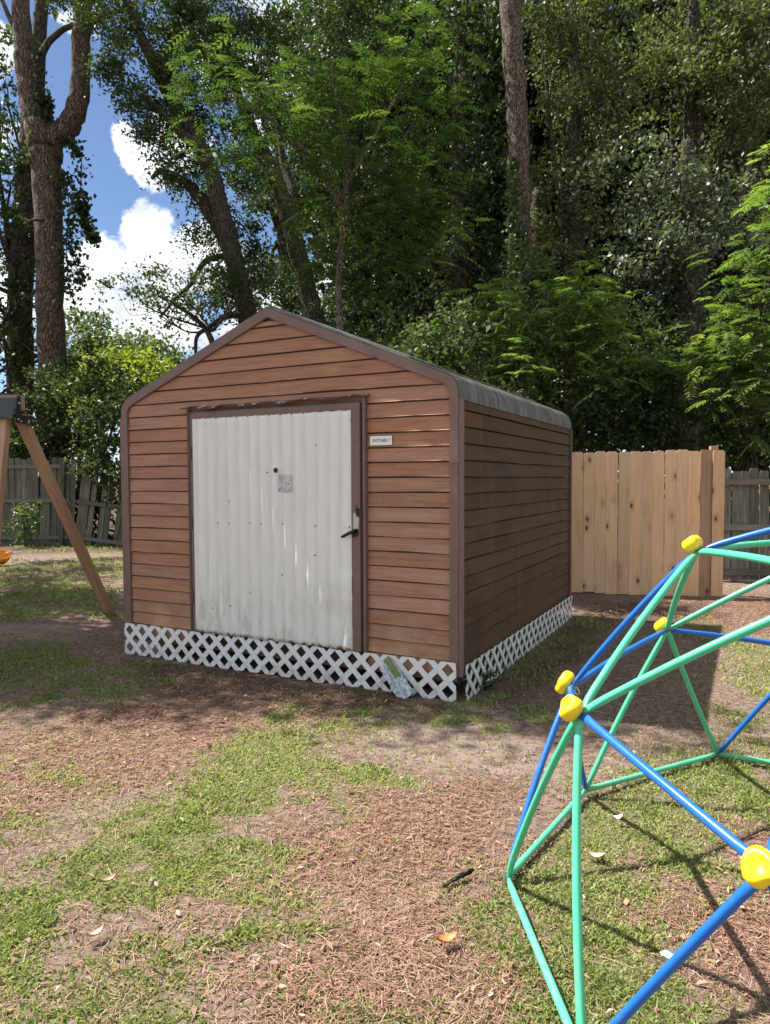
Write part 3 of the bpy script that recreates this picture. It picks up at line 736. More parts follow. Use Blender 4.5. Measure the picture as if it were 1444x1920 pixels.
# jambs and header drip cap
box('door_jamb', -0.800, -0.776, -0.046, 0.0, 0.20, 2.07, M['trim_dark'], shed)
box('door_jamb', 0.829, 0.852, -0.052, 0.0, 0.20, 2.075, M['trim'], shed)
V = []
xs = np.linspace(-0.83, 0.872, 18)
for i, x in enumerate(xs):
    w1 = 0.006 * math.sin(i * 1.7) + random.uniform(-0.004, 0.004); zc = 2.068 + 0.008 * (x + 0.8) / 1.6 + w1 * 0.6
    d = 0.085 + random.uniform(-0.012, 0.01)
    V += [(x, -0.012, zc + 0.030), (x, -d, zc + 0.012 + w1), (x, -d + 0.002, zc + 0.004 + w1), (x, -0.012, zc + 0.018)]
F = []
for i in range(len(xs) - 1):
    for c in range(4): a, b = i * 4 + c, i * 4 + (c + 1) % 4; F.append((a, a + 4, b + 4, b))
F += [(0, 1, 2, 3), tuple(len(V) - 4 + k for k in (3, 2, 1, 0))]
part('drip_cap', V, F, M['peel'], shed)
box('door_header', -0.80, 0.852, -0.040, 0.0, 2.046, 2.062, M['trim_dark'], shed)
# sign plate
sign = box('sign_plate', 0.878, 1.051, -0.0285, -0.0225, 1.740, 1.804, M['sign_white'], shed, 0.0015)
fc = bpy.data.curves.new('lettering', 'FONT'); fc.body = 'SMITHBILT'; fc.size = 0.034; fc.extrude = 0.0006; fc.align_x = 'CENTER'; fc.align_y = 'CENTER'; fc.shear = 0.25
tmp = bpy.data.objects.new('lettering_source', fc); COL.objects.link(tmp)
dg = bpy.context.evaluated_depsgraph_get(); lm = bpy.data.meshes.new_from_object(tmp.evaluated_get(dg))
bpy.data.objects.remove(tmp); lm.name = 'lettering'; lm.materials.clear(); lm.materials.append(M['ink'])
xs_ = [v.co.x for v in lm.vertices]; k_ = 0.145 / (max(xs_) - min(xs_))
for v in lm.vertices: v.co.x *= k_
obj('lettering', lm, sign, (0.9645, -0.0292, 1.772), (math.pi / 2, 0, 0))

# lattice skirts
def clip_x(pts, x0, sg):
    out = []
    for i, p in enumerate(pts):
        q = pts[(i + 1) % len(pts)]; a, b = sg * (p[0] - x0) >= 0, sg * (q[0] - x0) >= 0
        if a: out.append(p)
        if a != b:
            t = (x0 - p[0]) / (q[0] - p[0]); out.append((x0, p[1] + (q[1] - p[1]) * t))
    return out
def lattice(par, length, zmax, zmin, period, sw, mat, place):
    hwid = sw * 0.7071
    for layer, s in ((0, 1), (1, -1)):
        n = int(length / period) + 4
        for k in range(-4, n + 4):
            a = k * period + 0.058; zt = zmax + 0.021
            lo, hi = zmin, zmax + random.uniform(-0.0012, 0.0012)
            def X(z): return a + s * (z - zt)
            y0 = -0.008 * layer
            pts = [(X(lo) - hwid, lo), (X(lo) + hwid, lo), (X(hi) + hwid, hi), (X(hi) - hwid, hi)]
            pts = clip_x(clip_x(pts, 0.0, 1), length, -1)
            if len(pts) < 3 or max(q[1] for q in pts) - min(q[1] for q in pts) < 0.02: continue
            V, F = prism(pts, y0 - 0.007, y0 - 0.0005)
            part('lattice_strip', [place(v) for v in V], F, mat, par)
fl = bpy.data.objects.new('lattice_skirt', None); link(fl, shed)
lattice(fl, SH_W - 0.02, 0.262, -0.006, 0.1482, 0.040, M['white_pvc'], lambda v: (v[0] - WH + 0.01, v[1] - 0.047, v[2] + 0.004 * math.sin(v[0] * 5)))
sl = bpy.data.objects.new('lattice_skirt', None); link(sl, shed)
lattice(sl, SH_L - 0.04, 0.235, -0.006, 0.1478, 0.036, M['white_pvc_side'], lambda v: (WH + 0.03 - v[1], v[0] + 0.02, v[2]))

# scrap leaning on the lattice
sc = thing('scrap_packet', 'crumpled pale blue and green packet leaning on the white lattice', 'packet', (0, 0, 0), -A)
sc.location = Vector((-0.8732, 5.4515, 0)) + Matrix.Rotation(-A, 3, 'Z') @ Vector((1.13, -0.115, 0.0))
RT = Matrix.Rotation(math.radians(-43), 3, 'Y') @ Matrix.Rotation(math.radians(-10), 3, 'X')
def scv(V): return [RT @ Vector(v) + Vector((0.085, 0, 0.0)) for v in V]
def crumple(x0, x1, z0, z1, y, th, n=6):
    V = []; F = []
    for i in range(n):
        for j in range(n):
            V.append((x0 + (x1 - x0) * i / (n - 1), y - th + random.uniform(-0.004, 0.004), z0 + (z1 - z0) * j / (n - 1)))
    for i in range(n):
        for j in range(n): V.append((x0 + (x1 - x0) * i / (n - 1), y, z0 + (z1 - z0) * j / (n - 1)))
    F = [tuple(q) for q in grid_faces(n, n)] + [tuple(q[::-1]) for q in grid_faces(n, n, n * n)]
    m_ = n * n
    for i in range(n - 1):
        F += [(i * n, m_ + i * n, m_ + (i + 1) * n, (i + 1) * n), ((i + 1) * n + n - 1, m_ + (i + 1) * n + n - 1, m_ + i * n + n - 1, i * n + n - 1),
              (i + 1, m_ + i + 1, m_ + i, i), (m_ - n + i, 2 * m_ - n + i, 2 * m_ - n + i + 1, m_ - n + i + 1)]
    return V, F
for nm, (x0, x1, z0, z1, y, th), mt in (('packet_body', (-0.062, 0.062, 0.0, 0.29, 0.0, 0.022), M['print']),
                                        ('packet_window', (-0.055, -0.015, 0.15, 0.26, -0.024, 0.004), M['sticker']),
                                        ('packet_label', (0.008, 0.060, 0.155, 0.31, -0.024, 0.005), M['leafgreen_card'])):
    V, F = crumple(x0, x1, z0, z1, y, th); part(nm, scv(V), F, mt, sc)

# ------------------------------------------------------------------ fences
def dogear(w, h, ear=0.03, z0=0.0):
    return [(0, z0), (w, z0), (w, h - ear), (w - ear * 0.35, h - ear * 0.35), (w - ear, h), (ear, h), (ear * 0.35, h - ear * 0.35), (0, h - ear)]
gate = thing('board_fence', 'new light pine board fence panel between the shed and the old fence', 'fence', (2.43, 9.21, 0), math.atan2(-0.30, 1.84))
pwid = 0.1425; i = 0
GL = 1.864; gx = GL - 18 * pwid
while gx < GL - 0.07:
    w = pwid - 0.003
    hh = 1.84 + random.uniform(-0.012, 0.012) + 0.008 * gx
    zz = random.uniform(0.0, 0.03) - 0.012 * gx
    last = gx + 1.5 * pwid > GL + 0.01
    second = (not last) and gx + 2.5 * pwid > GL + 0.01
    V, F = prism(dogear(w, hh, 0.028, zz), -0.018, 0.0)
    y_off = -0.012 if last else (0.02 if second else random.uniform(-0.003, 0.003))
    o = part('picket', V, F, M['pine_red'] if second else M['pine_new'], gate, loc=(gx, y_off, 0), rot=(0, random.gauss(0, 0.002), 0))
    gx += pwid; i += 1
for zr in (0.3, 1.0, 1.6): box('rail', -0.6, GL, 0.045, 0.083, zr, zr + 0.089, M['pine_red'], gate)
box('post', GL - 0.138, GL - 0.05, 0.085, 0.174, -0.02, 1.905, M['pine_red'], gate, 0.004)

def old_fence(name, label, p0, p1, h, rails, tilt=lambda u: 0, drop=lambda u: 0, gaps=(), pw=0.14, posts=(), rail_front=-0.03):
    p0, p1 = np.array(p0), np.array(p1); d = p1 - p0; L = np.hypot(*d)
    f = thing(name, label, 'fence', (p0[0], p0[1], 0), math.atan2(d[1], d[0]), 'old grey board fences along the back of the yard')
    x = 0.0
    while x < L:
        skip = any(a <= x <= b for a, b in gaps)
        w = pw * random.uniform(0.94, 1.0) - 0.006; hh = h + random.uniform(-0.035, 0.03)
        if not skip:
            V, F = prism(dogear(w, hh, 0.026), -0.009, 0.009)
            part('picket', V, F, M['grey_wood'], f, loc=(x, random.uniform(-0.004, 0.004), drop(x) + random.uniform(-0.015, 0.015)), rot=(random.gauss(0, 0.01), tilt(x) + random.gauss(0, 0.008), 0))
        x += pw
    for zr in rails:
        n = 7; V = []
        F = []
        for k in range(n + 1):
            u = L * k / n; q = zr + drop(u) + random.uniform(-0.006, 0.006); sh = math.tan(tilt(u)) * zr
            V += [(u + sh, rail_front - 0.04, q), (u + sh, rail_front, q), (u + sh, rail_front, q + 0.085), (u + sh, rail_front - 0.04, q + 0.085)]
        for k in range(n):
            for c in range(4): a, b = k * 4 + c, k * 4 + (c + 1) % 4; F.append((a, b, b + 4, a + 4))
        F += [(3, 2, 1, 0), tuple(n * 4 + c for c in range(4))]
        part('rail', V, F, M['grey_rail'], f)
    for xp in posts:
        o = box('post', -0.05, 0.05, -0.13, -0.035, -0.05, h + 0.02, M['grey_wood'], f, loc=(xp, 0, drop(xp)), rot=(0, tilt(xp), 0))
    return f
old_fence('plank_fence', 'old grey plank fence with mossy boards right of the new pine panel', (4.62, 10.28), (12.0, 10.15), 1.62, (0.08, 0.74, 1.40), posts=(2.6, 5.0))
old_fence('plank_fence', 'weathered upright grey plank fence behind the wooden swing frame', (-15.5, 17.1), (-7.52, 16.76), 2.03, (0.12, 1.0, 1.80), posts=(2.5, 5.0, 7.85), tilt=lambda u: 0.0 if u < 6.8 else 0.05 * (u - 6.8))
lean = old_fence('plank_fence', 'leaning grey plank fence section with dark gaps left of the shed', (-7.36, 16.70), (-3.9, 16.05), 1.96, (0.16, 1.0, 1.74),
                 tilt=lambda u: 0.13 + 0.03 * u, drop=lambda u: -0.03 - 0.11 * u, gaps=((0.40, 0.50), (0.80, 0.96), (1.55, 1.6)), posts=())

# ------------------------------------------------------------------ wooden swing frame at the left edge
def beam4(p, q, w, name, mat, parent, wy=None, up=(0, 1, 0)):
    p, q = Vector(p), Vector(q); t = (q - p).normalized(); s = t.cross(Vector(up)).normalized(); u = s.cross(t)
    wy = wy or w; L = (q - p).length
    me = mesh(name, box_v(-w / 2, w / 2, -wy / 2, wy / 2, 0, L), BOXF, mat)
    bm = bmesh.new(); bm.from_mesh(me); bmesh.ops.bevel(bm, geom=list(bm.edges), offset=0.005, segments=2, affect='EDGES'); bm.to_mesh(me); bm.free()
    o = obj(name, me, parent)
    o.matrix_local = Matrix(((s.x, u.x, t.x, p.x), (s.y, u.y, t.y, p.y), (s.z, u.z, t.z, p.z), (0, 0, 0, 1)))
    return o
sw = thing('swing_frame', 'wooden A-frame swing set with black metal corner bracket at the left edge', 'swing set', (-3.3, 6.5, 0))
top = Vector((-0.065, 0, 2.10))
foot_b = Vector((-3.11 + 3.3, 7.94 - 6.5, -0.02)); foot_f = Vector((-3.03 + 3.3, 5.2 - 6.5, -0.02))
lt = top + Vector((-0.02, 0.10, 0.0)); lf = top + Vector((-0.07, -0.07, 0.0))
beam4(foot_b, lt, 0.089, 'leg', M['swing_wood'], sw, up=(1, 0, 0)); beam4(foot_f, lf, 0.089, 'leg', M['swing_wood'], sw, up=(1, 0, 0))
beam4(top + Vector((0.03, 0.05, 0.12)), top + Vector((-3.0, 0.25, 0.12)), 0.10, 'beam', M['swing_wood'], sw, 0.14, up=(0, 0, 1))
for fx in (Vector((-3.2, 1.7, -0.02)), Vector((-3.2, -1.1, -0.02))):
    beam4(fx, top + Vector((-2.9, 0.25 + 0.08 * (1 if fx.y > 0 else -1), 0)), 0.089, 'leg', M['swing_wood'], sw, up=(1, 0, 0))
br = bpy.data.objects.new('corner_bracket', None); link(br, sw); br.location = (-0.075, 0, 0)
def plate(name, pts, off, ax, mat, par):
    V = [Vector(p) for p in pts]; n = len(V); o = Vector(ax) * off
    part(name, V + [v + o for v in V], [tuple(range(n)), tuple(range(2 * n - 1, n - 1, -1))] + [(k, k + n, (k + 1) % n + n, (k + 1) % n) for k in range(n)], mat, par)
# end plate wraps the leg heads, side plate covers the beam end
z0 = 2.10
plate('bracket_plate', [(0.075, -0.16, z0 - 0.08), (0.075, 0.20, z0 - 0.08), (0.075, 0.18, z0 + 0.0), (0.075, -0.13, z0 + 0.0)], 0.006, (1, 0, 0), M['black_metal'], br)
plate('bracket_plate', [(0.07, -0.10, z0 + 0.15), (-0.45, -0.07, z0 + 0.15), (-0.45, -0.17, z0 - 0.03), (0.07, -0.18, z0 - 0.04)], 0.006, (0, -1, 0), M['black_metal'], br)
plate('bracket_plate', [(0.07, -0.135, z0 - 0.06), (0.07, -0.055, z0 - 0.06), (0.07, -0.045, z0 + 0.17), (0.07, -0.10, z0 + 0.17)], 0.006, (1, 0, 0), M['black_metal'], br)
plate('bracket_plate', [(-0.08, 0.215, z0 - 0.08), (0.08, 0.215, z0 - 0.08), (0.08, 0.20, z0 + 0.0), (-0.08, 0.20, z0 + 0.0)], 0.006, (0, 1, 0), M['black_metal'], br)
for y_, z_ in ((-0.11, -0.045), (-0.06, -0.06), (0.08, -0.045), (0.07, -0.065), (0.16, -0.04), (-0.085, 0.10)):
    V, F = tube([(0.080, y_, z0 + z_), (0.091, y_, z0 + z_)], [0.011, 0.009], 7); part('bolt', V, F, M['steel'], br)
V, F = tube([(0.06, 0.2, z0 - 0.03), (0.06, 0.25, z0 - 0.03)], [0.012, 0.010], 7); part('bolt', V, F, M['steel'], br)

# amber plastic toy in the grass at the far left
toy = thing('toy_scoop', 'amber plastic toy lying in the grass at the far left edge', 'toy', tuple(gpt(-2, 1060)))
V = []; F = []; nU = 10
prof = [(0.02, 0.0), (0.13, 0.01), (0.17, 0.09), (0.185, 0.17), (0.17, 0.175), (0.155, 0.10), (0.11, 0.035), (0.02, 0.03)]
for k in range(nU):
    a = 2 * math.pi * k / nU
    for r, q in prof: V.append(((r * math.cos(a)), r * 0.8 * math.sin(a), q))
m_ = len(prof)
for k in range(nU):
    for j in range(m_): F.append((k * m_ + j, ((k + 1) % nU) * m_ + j, ((k + 1) % nU) * m_ + (j + 1) % m_, k * m_ + (j + 1) % m_))
part('tub', V, F, M['amber'], toy, True, rot=(0.5, 0.25, 0.3), loc=(0, 0, 0.07))
V, F = tube([(0.12, 0.0, 0.20), (0.19, 0.02, 0.23), (0.25, 0.03, 0.20)], [0.02, 0.018, 0.014], 7); part('handle', V, F, M['amber'], toy, True)

# ------------------------------------------------------------------ geodesic climbing dome
def sph(pol, az): return np.array([math.sin(pol) * math.cos(az), math.sin(pol) * math.sin(az), math.cos(pol)])
DN = {'T': sph(0, 0)}
for k in range(5):
    R_ = math.radians
    DN['c%d' % k] = sph(R_(31.717), R_(72 * k)); DN['v%d' % k] = sph(R_(63.435), R_(72 * k)); DN['m%d' % k] = sph(R_(58.283), R_(72 * k + 36))
    DN['a%d' % k] = sph(R_(90), R_(72 * k - 18)); DN['b%d' % k] = sph(R_(90), R_(72 * k + 18))
DX, DY, DR, DA, DZS = 1.7632, 2.2279, 1.3617, 2.5606, 1.053
dome = thing('climbing_dome', 'blue and green tube climbing dome with yellow hand grips on the grass', 'climbing dome', (DX, DY, 0.0), DA)
dn = {k: Vector((v[0] * DR, v[1] * DR, v[2] * DR * DZS + 0.02)) for k, v in DN.items()}
# the real dome sits a little racked: nudge the joints the photograph shows
def world_to_dome(P):
    c, s_ = math.cos(-DA), math.sin(-DA); x, y = P[0] - DX, P[1] - DY
    return Vector((x * c - y * s_, x * s_ + y * c, P[2]))
def dome_to_world(v):
    c, s_ = math.cos(DA), math.sin(DA); return np.array([v.x * c - v.y * s_ + DX, v.x * s_ + v.y * c + DY, v.z])
for k, (px, py) in {'c0': (1306, 1030), 'm0': (1084, 1335), 'v0': (1069, 1287), 'm4': (1250, 1180), 'v1': (1437, 1630), 'a1': (1090, 1990), 'b0': (948, 1645), 'a0': (1097, 1480), 'b4': (1345, 1413)}.items():
    w_ = dome_to_world(dn[k])
    if k[0] in 'ab': dn[k] = world_to_dome(gpt(px, py, 0.02))
    else: dn[k] = world_to_dome(at(px, py, (w_ - np.array([0, 0, EYE])) @ FWD))
edges = set()
ks = list(dn)
for i_, p in enumerate(ks):
    for q in ks[i_ + 1:]:
        if np.linalg.norm(DN[p] - DN[q]) < 0.70: edges.add((p, q))
def pipe(p, q, mat, bow):
    P, Q = dn[p], dn[q]; L = (Q - P).length; nrm = ((P + Q) / 2 - Vector((0, 0, 0))); nrm = (nrm - (Q - P) * nrm.dot(Q - P) / L ** 2).normalized()
    ts = [0, 0.03, 0.07, 0.12, 0.25, 0.4, 0.5, 0.6, 0.75, 0.88, 0.93, 0.97, 1.0]
    pts = []; fl_ = []
    for t in ts:
        b = 4 * t * (1 - t) * bow * L
        pts.append(P.lerp(Q, t) + nrm * (b - 0.006))
        e = min(t, 1 - t) * L; f = min(1, max(0.0, (e - 0.02) / 0.045)); fl_.append((1.3 - 0.3 * f, 0.32 + 0.68 * f))
    # make ring frame face outward: s first axis tangent to surface
    V, F = [], []
    for i, pt in enumerate(pts):
        t = (pts[min(i + 1, len(pts) - 1)] - pts[max(i - 1, 0)]).normalized(); s = t.cross(nrm).normalized(); u = s.cross(t)
        for k in range(12):
            a = 2 * math.pi * k / 12; V.append(pt + s * (math.cos(a) * 0.0128 * fl_[i][0]) + u * (math.sin(a) * 0.0128 * fl_[i][1]))
    for i in range(len(pts) - 1):
        for k in range(12): F.append((i * 12 + k, i * 12 + (k + 1) % 12, (i + 1) * 12 + (k + 1) % 12, (i + 1) * 12 + k))
    F += [tuple(range(11, -1, -1)), tuple(range((len(pts) - 1) * 12, len(pts) * 12))]
    part('pipe', V, F, mat, dome, True)
for p, q in sorted(edges):
    blue = p[0] == 'v' or q[0] == 'v' or p == 'T' or q == 'T' or (p, q) in (('m0', 'v1'),)
    ground_ring = p[0] in 'ab' and q[0] in 'ab'
    pipe(p, q, M['tube_blue'] if blue else M['tube_green'], 0.0 if ground_ring else 0.018)
def grip_mesh(seed):
    rs = random.Random(seed); bm = bmesh.new(); bmesh.ops.create_icosphere(bm, subdivisions=3, radius=1.0)
    ph = [rs.uniform(0, 6.28) for _ in range(4)]
    for v in bm.verts:
        a = math.atan2(v.co.y, v.co.x); r = 1 + 0.16 * math.sin(2 * a + ph[0]) + 0.10 * math.sin(3 * a + ph[1])
        x, y, z_ = v.co.x * 0.035 * r, v.co.y * 0.047 * r, v.co.z
        zz = 0.024 * max(min(z_ * 1.5, 1), -1)
        if z_ > 0: zz += 0.009 * math.sin(2.2 * a + ph[2]) * (1 - z_) - 0.012 * math.exp(-(((v.co.x - 0.15) / 0.35) ** 2 + ((v.co.y - 0.1) / 0.45) ** 2))
        v.co = (x, y, zz)
    me = bpy.data.meshes.new('hand_grip'); bm.to_mesh(me); bm.free(); me.materials.append(M['grip'])
    me.polygons.foreach_set('use_smooth', [True] * len(me.polygons)); return me
gms = [grip_mesh(k) for k in range(4)]
for i_, k in enumerate(ks):
    n = dn[k].normalized() if k[0] not in 'ab' else None
    if n is None:
        V, F = tube([dn[k] + Vector((0, 0, -0.012)), dn[k] + Vector((0, 0, 0.024))], [0.011, 0.009], 7); part('anchor_bolt', V, F, M['steel'], dome); continue
    q = n.to_track_quat('Z', 'Y')
    o = obj('hand_grip', gms[i_ % 4], dome); o.location = dn[k] + n * 0.026
    o.rotation_euler = (q.to_matrix() @ Matrix.Rotation(i_ * 1.9, 3, 'Z')).to_euler()
    V, F = tube([dn[k] - n * 0.022, dn[k] + n * 0.02], [0.007, 0.007], 7); part('joint_bolt', V, F, M['steel'], dome)
v0 = dn['v0']; n = v0.normalized()
V, F = tube([v0 - n * (0.02 + 0.012 * (1 - math.cos(a))) + Vector((0, 0, -0.014 * math.sin(a))) for a in np.linspace(0, 5.2, 10)], [0.0025] * 10, 6)
part('hook_ring', V, F, M['steel'], dome)

# ------------------------------------------------------------------ foliage generators
def unit(v): return v / (np.linalg.norm(v, axis=-1, keepdims=True) + 1e-9)
def leaf_quads(C, size, aspect, up=0.5, droop=0.25, fold=0.22):
    """diamond leaves bent along the midrib"""
    N = len(C); nrm = unit(RNG.normal(size=(N, 3)) + np.array([0, 0, up * 2.0]))
    d = unit(np.cross(nrm, RNG.normal(size=(N, 3)))); d[:, 2] -= droop; d = unit(d)
    s = unit(np.cross(d, nrm)); nrm = np.cross(s, d)
    L = (size * RNG.uniform(0.65, 1.3, N))[:, None]; w = L * aspect * 0.5
    b = C - d * L * 0.5; t = C + d * L * 0.5 - nrm * L * 0.10
    m_ = C - d * L * 0.05
    return np.stack([b, m_ + s * w + nrm * w * fold, t, m_ - s * w + nrm * w * fold], 1)
def ellipsoid_pts(n, c, r, shell=0.6):
    d = unit(RNG.normal(size=(n, 3))); q = RNG.random(n) ** (1 / 3.0); q = shell * (0.55 + 0.45 * q) + (1 - shell) * q
    return np.asarray(c) + d * q[:, None] * np.asarray(r)
def blob_world(px, py, dep, rx, ry, rd):
    return at(px, py, dep), (rx * dep / FPX, rd, ry * dep / FPX)
def crown(name, blobs, mat, parent, leaf=0.13, aspect=0.5, dens=1.0, clump=0.42, up=0.5, droop=0.25, frond=False, shell=0.6):
    """blobs: (px, py, depth, rx_px, ry_px, rd_m); leaf clumps spread through every ellipsoid"""
    Q = []; Rn = []
    for bl in blobs:
        c, r = blob_world(*bl); vol = r[0] * r[1] * r[2]
        area = r[0] * r[2] * math.pi
        nl = int(dens * area * 3.4 / (leaf * leaf * aspect)) + 40
        k = max(5, int(2.1 * (vol ** (2 / 3.0)) / (clump ** 2)) + 4)
        cc = ellipsoid_pts(k, c, np.array(r) * 0.92, shell)
        ct = RNG.random(k); sz = clump * RNG.uniform(0.55, 1.35, k)
        if frond:
            nf = max(8, nl // 16); ci = RNG.integers(0, k, nf)
            base = cc[ci] + RNG.normal(size=(nf, 3)) * (sz[ci, None] * np.array([0.6, 0.6, 0.42]))
            az = RNG.uniform(0, 2 * np.pi, nf); out = unit(base - np.asarray(c)); 
            d = unit(np.stack([np.cos(az), np.sin(az), RNG.uniform(-0.25, 0.25, nf)], -1) + out * 0.6)
            side = unit(np.cross(d, np.array([0, 0, 1.0]))); upv = np.cross(side, d)
            FL = RNG.uniform(0.32, 0.60, nf) * frond
            fr = ct[ci] * 0.5 + RNG.random(nf) * 0.35
            for j in range(8):
                t = (j + 0.7) / 8.0; dl = leaf * (0.55 + 0.75 * math.sin(math.pi * min(t * 0.95 + 0.1, 1)))
                for sgn in (-1, 1):
                    p = base + d * (FL * t)[:, None] - np.array([0, 0, 1.0]) * (FL * t * t * 0.35)[:, None]
                    ld = unit(side * sgn + d * 0.55 - np.array([0, 0, 0.25]) + RNG.normal(size=(nf, 3)) * 0.12)
                    sd = unit(np.cross(ld, upv)); ll = dl * RNG.uniform(0.8, 1.2, nf)[:, None]; w = ll * 0.19
                    Q.append(np.stack([p, p + ld * ll * 0.42 + sd * w, p + ld * ll - np.array([0, 0, 0.12]) * ll, p + ld * ll * 0.42 - sd * w], 1))
                    Rn.append(np.clip(fr + RNG.random(nf) * 0.2, 0, 1))
        else:
            ci = RNG.integers(0, k, nl)
            p = cc[ci] + RNG.normal(size=(nl, 3)) * (sz[ci, None] * np.array([0.60, 0.60, 0.36]))
            Q.append(leaf_quads(p, leaf, aspect, up, droop))
            Rn.append(np.clip(ct[ci] * 0.45 + RNG.random(nl) * 0.55, 0, 1))
    Q = np.concatenate(Q); Rn = np.concatenate(Rn)
    STAT[0] += len(Q)
    return obj(name, quads_mesh(name, Q - np.array(parent.location)[None, None, :] if parent else Q, 4, mat, {'rnd': Rn}), parent)
STAT = [0]
def trunk_path(parent, pts, mat, name='trunk', sides=14, rough=0.05, n=7, k=1.0):
    """pts: (px, py, depth, radius_px) -> tapered tube"""
    P = []
    for px, py, dep, rp in pts:
        w = at(px, py, dep) - np.array(parent.location); P.append((*w, k * rp * dep / FPX))
    S_ = smooth_path(P, n)
    for i in range(1, len(S_) - 1): S_[i, :3] += RNG.normal(size=3) * S_[i, 3] * 0.06
    V, F = tube(S_[:, :3], S_[:, 3], sides, rough)
    return part(name, V, F, mat, parent, True)
def limbs(parent, root, blobs, mat, r0=0.09, name='branches'):
    """dark limbs from a point on the trunk into each leaf mass, with side twigs"""
    vf = []
    root = np.array(root) - np.array(parent.location)
    for bl in blobs:
        c, r = blob_world(*bl); c = c - np.array(parent.location)
        mid = (root + c) / 2 + np.array([0, 0, 0.25 * np.linalg.norm(c - root) * 0.3]) + RNG.normal(size=3) * 0.2
        S_ = smooth_path([(*root, r0), (*mid, r0 * 0.6), (*c, r0 * 0.3)], 6)
        vf.append(tube(S_[:, :3], S_[:, 3], 6, 0.08, False))
        for _ in range(5):
            e = ellipsoid_pts(1, c, np.array(r) * 0.9)[0]; s0 = S_[RNG.integers(5, len(S_) - 1), :3]
            m2 = (s0 + e) / 2 + RNG.normal(size=3) * 0.15
            T_ = smooth_path([(*s0, r0 * 0.3), (*m2, r0 * 0.18), (*e, r0 * 0.06)], 4)
            vf.append(tube(T_[:, :3], T_[:, 3], 5, 0.05, False))
    V, F = merge(*vf); return part(name, V, F, mat, parent, True)
def base_of(px, dep):
    d = FWD + RGT * (px - 722) / FPX; w = np.array([0, 0, EYE]) + d * dep; return (float(w[0]), float(w[1]), 0.0)
def root_px(px, dep):
    """pixel row of the ground at that depth"""
    return project(np.array(base_of(px, dep)))[1]
def tree(name, label, cat, base, trunks, blobs, lmat, bmat, limb_root=None, group=None, limb_r=0.09, tk=1.0, **kw):
    t = thing(name, label, cat, base, 0, group)
    for k, tr in enumerate(trunks): trunk_path(t, tr, bmat, 'trunk' if k == 0 else 'limb', k=tk)
    if limb_root is not None: limbs(t, limb_root, blobs, bmat, limb_r)
    if blobs: crown('crown', blobs, lmat, t, **kw)
    return t

# ------------------------------------------------------------------ trees
# forked pine at the left
D_ = 18.0
t1 = thing('pine_tree', 'tall forked pine trunk with reddish bark at the left', 'tree', base_of(98, D_))
trunk_path(t1, ((100, 1030, D_, 30), (100, 860, D_, 27), (96, 640, D_, 25), (91, 420, D_, 25), (86, 320, D_, 27), (82, 262, D_, 30), (62, 195, D_, 24), (50, 120, D_, 20), (40, 30, D_, 16), (34, -120, D_, 15), (20, -500, D_, 11)), M['bark_pine'])
trunk_path(t1, ((84, 300, D_, 22), (100, 262, D_, 21), (128, 235, D_, 20), (148, 180, D_, 18), (152, 110, D_, 17), (155, 20, D_, 17), (160, -120, D_, 15), (150, -450, D_, 11)), M['bark_pine'], 'limb')
trunk_path(t1, ((68, 170, D_, 7), (76, 110, D_ + .3, 7), (95, 75, D_ + .5, 6), (130, 50, D_ + .6, 5), (200, 30, D_ + .6, 4), (260, 0, D_ + .6, 3)), M['bark_oak'], 'limb')
trunk_path(t1, ((40, 70, D_, 6), (22, 40, D_, 5), (8, 10, D_, 4), (-20, -60, D_, 3)), M['bark_pine'], 'limb')
trunk_path(t1, ((85, 415, D_ - .3, 4), (66, 412, D_ - .5, 3), (45, 420, D_ - .6, 2)), M['bark_pine'], 'limb')
pb = [(0, -420, D_, 230, 110, 2.4), (190, -500, D_, 240, 120, 2.6), (60, -700, D_, 260, 130, 2.6), (-180, -250, D_, 120, 80, 1.5)]
limbs(t1, at(60, -250, D_), pb, M['bark_pine'], 0.1); crown('crown', pb, M['leaf_oak'], t1, leaf=0.20, aspect=0.3, dens=0.45)

# oak behind it at the far left, dark trunk with leaves down to the fence
D_ = 20.0
tree('oak_tree', 'dark leafy oak standing behind the forked pine at the left edge', 'tree', base_of(38, D_),
     [((38, 1010, D_, 26), (36, 800, D_, 24), (40, 560, D_, 22), (52, 330, D_, 20), (70, 120, D_, 14), (90, -120, D_, 9))],
     [(20, 350, D_, 70, 80, 1.6), (30, 470, D_ - .5, 62, 90, 1.6), (15, 600, D_ - 1, 75, 90, 1.6), (-70, 250, D_, 90, 120, 1.8), (20, 720, D_ - 1, 80, 70, 1.4), (-80, 520, D_, 90, 160, 1.8), (10, 180, D_ + 1, 36, 60, 1.2), (-30, 60, D_ + 1, 40, 60, 1.2)],
     M['leaf_dark'], M['bark_oak'], at(40, 560, D_), leaf=0.17, aspect=0.5)
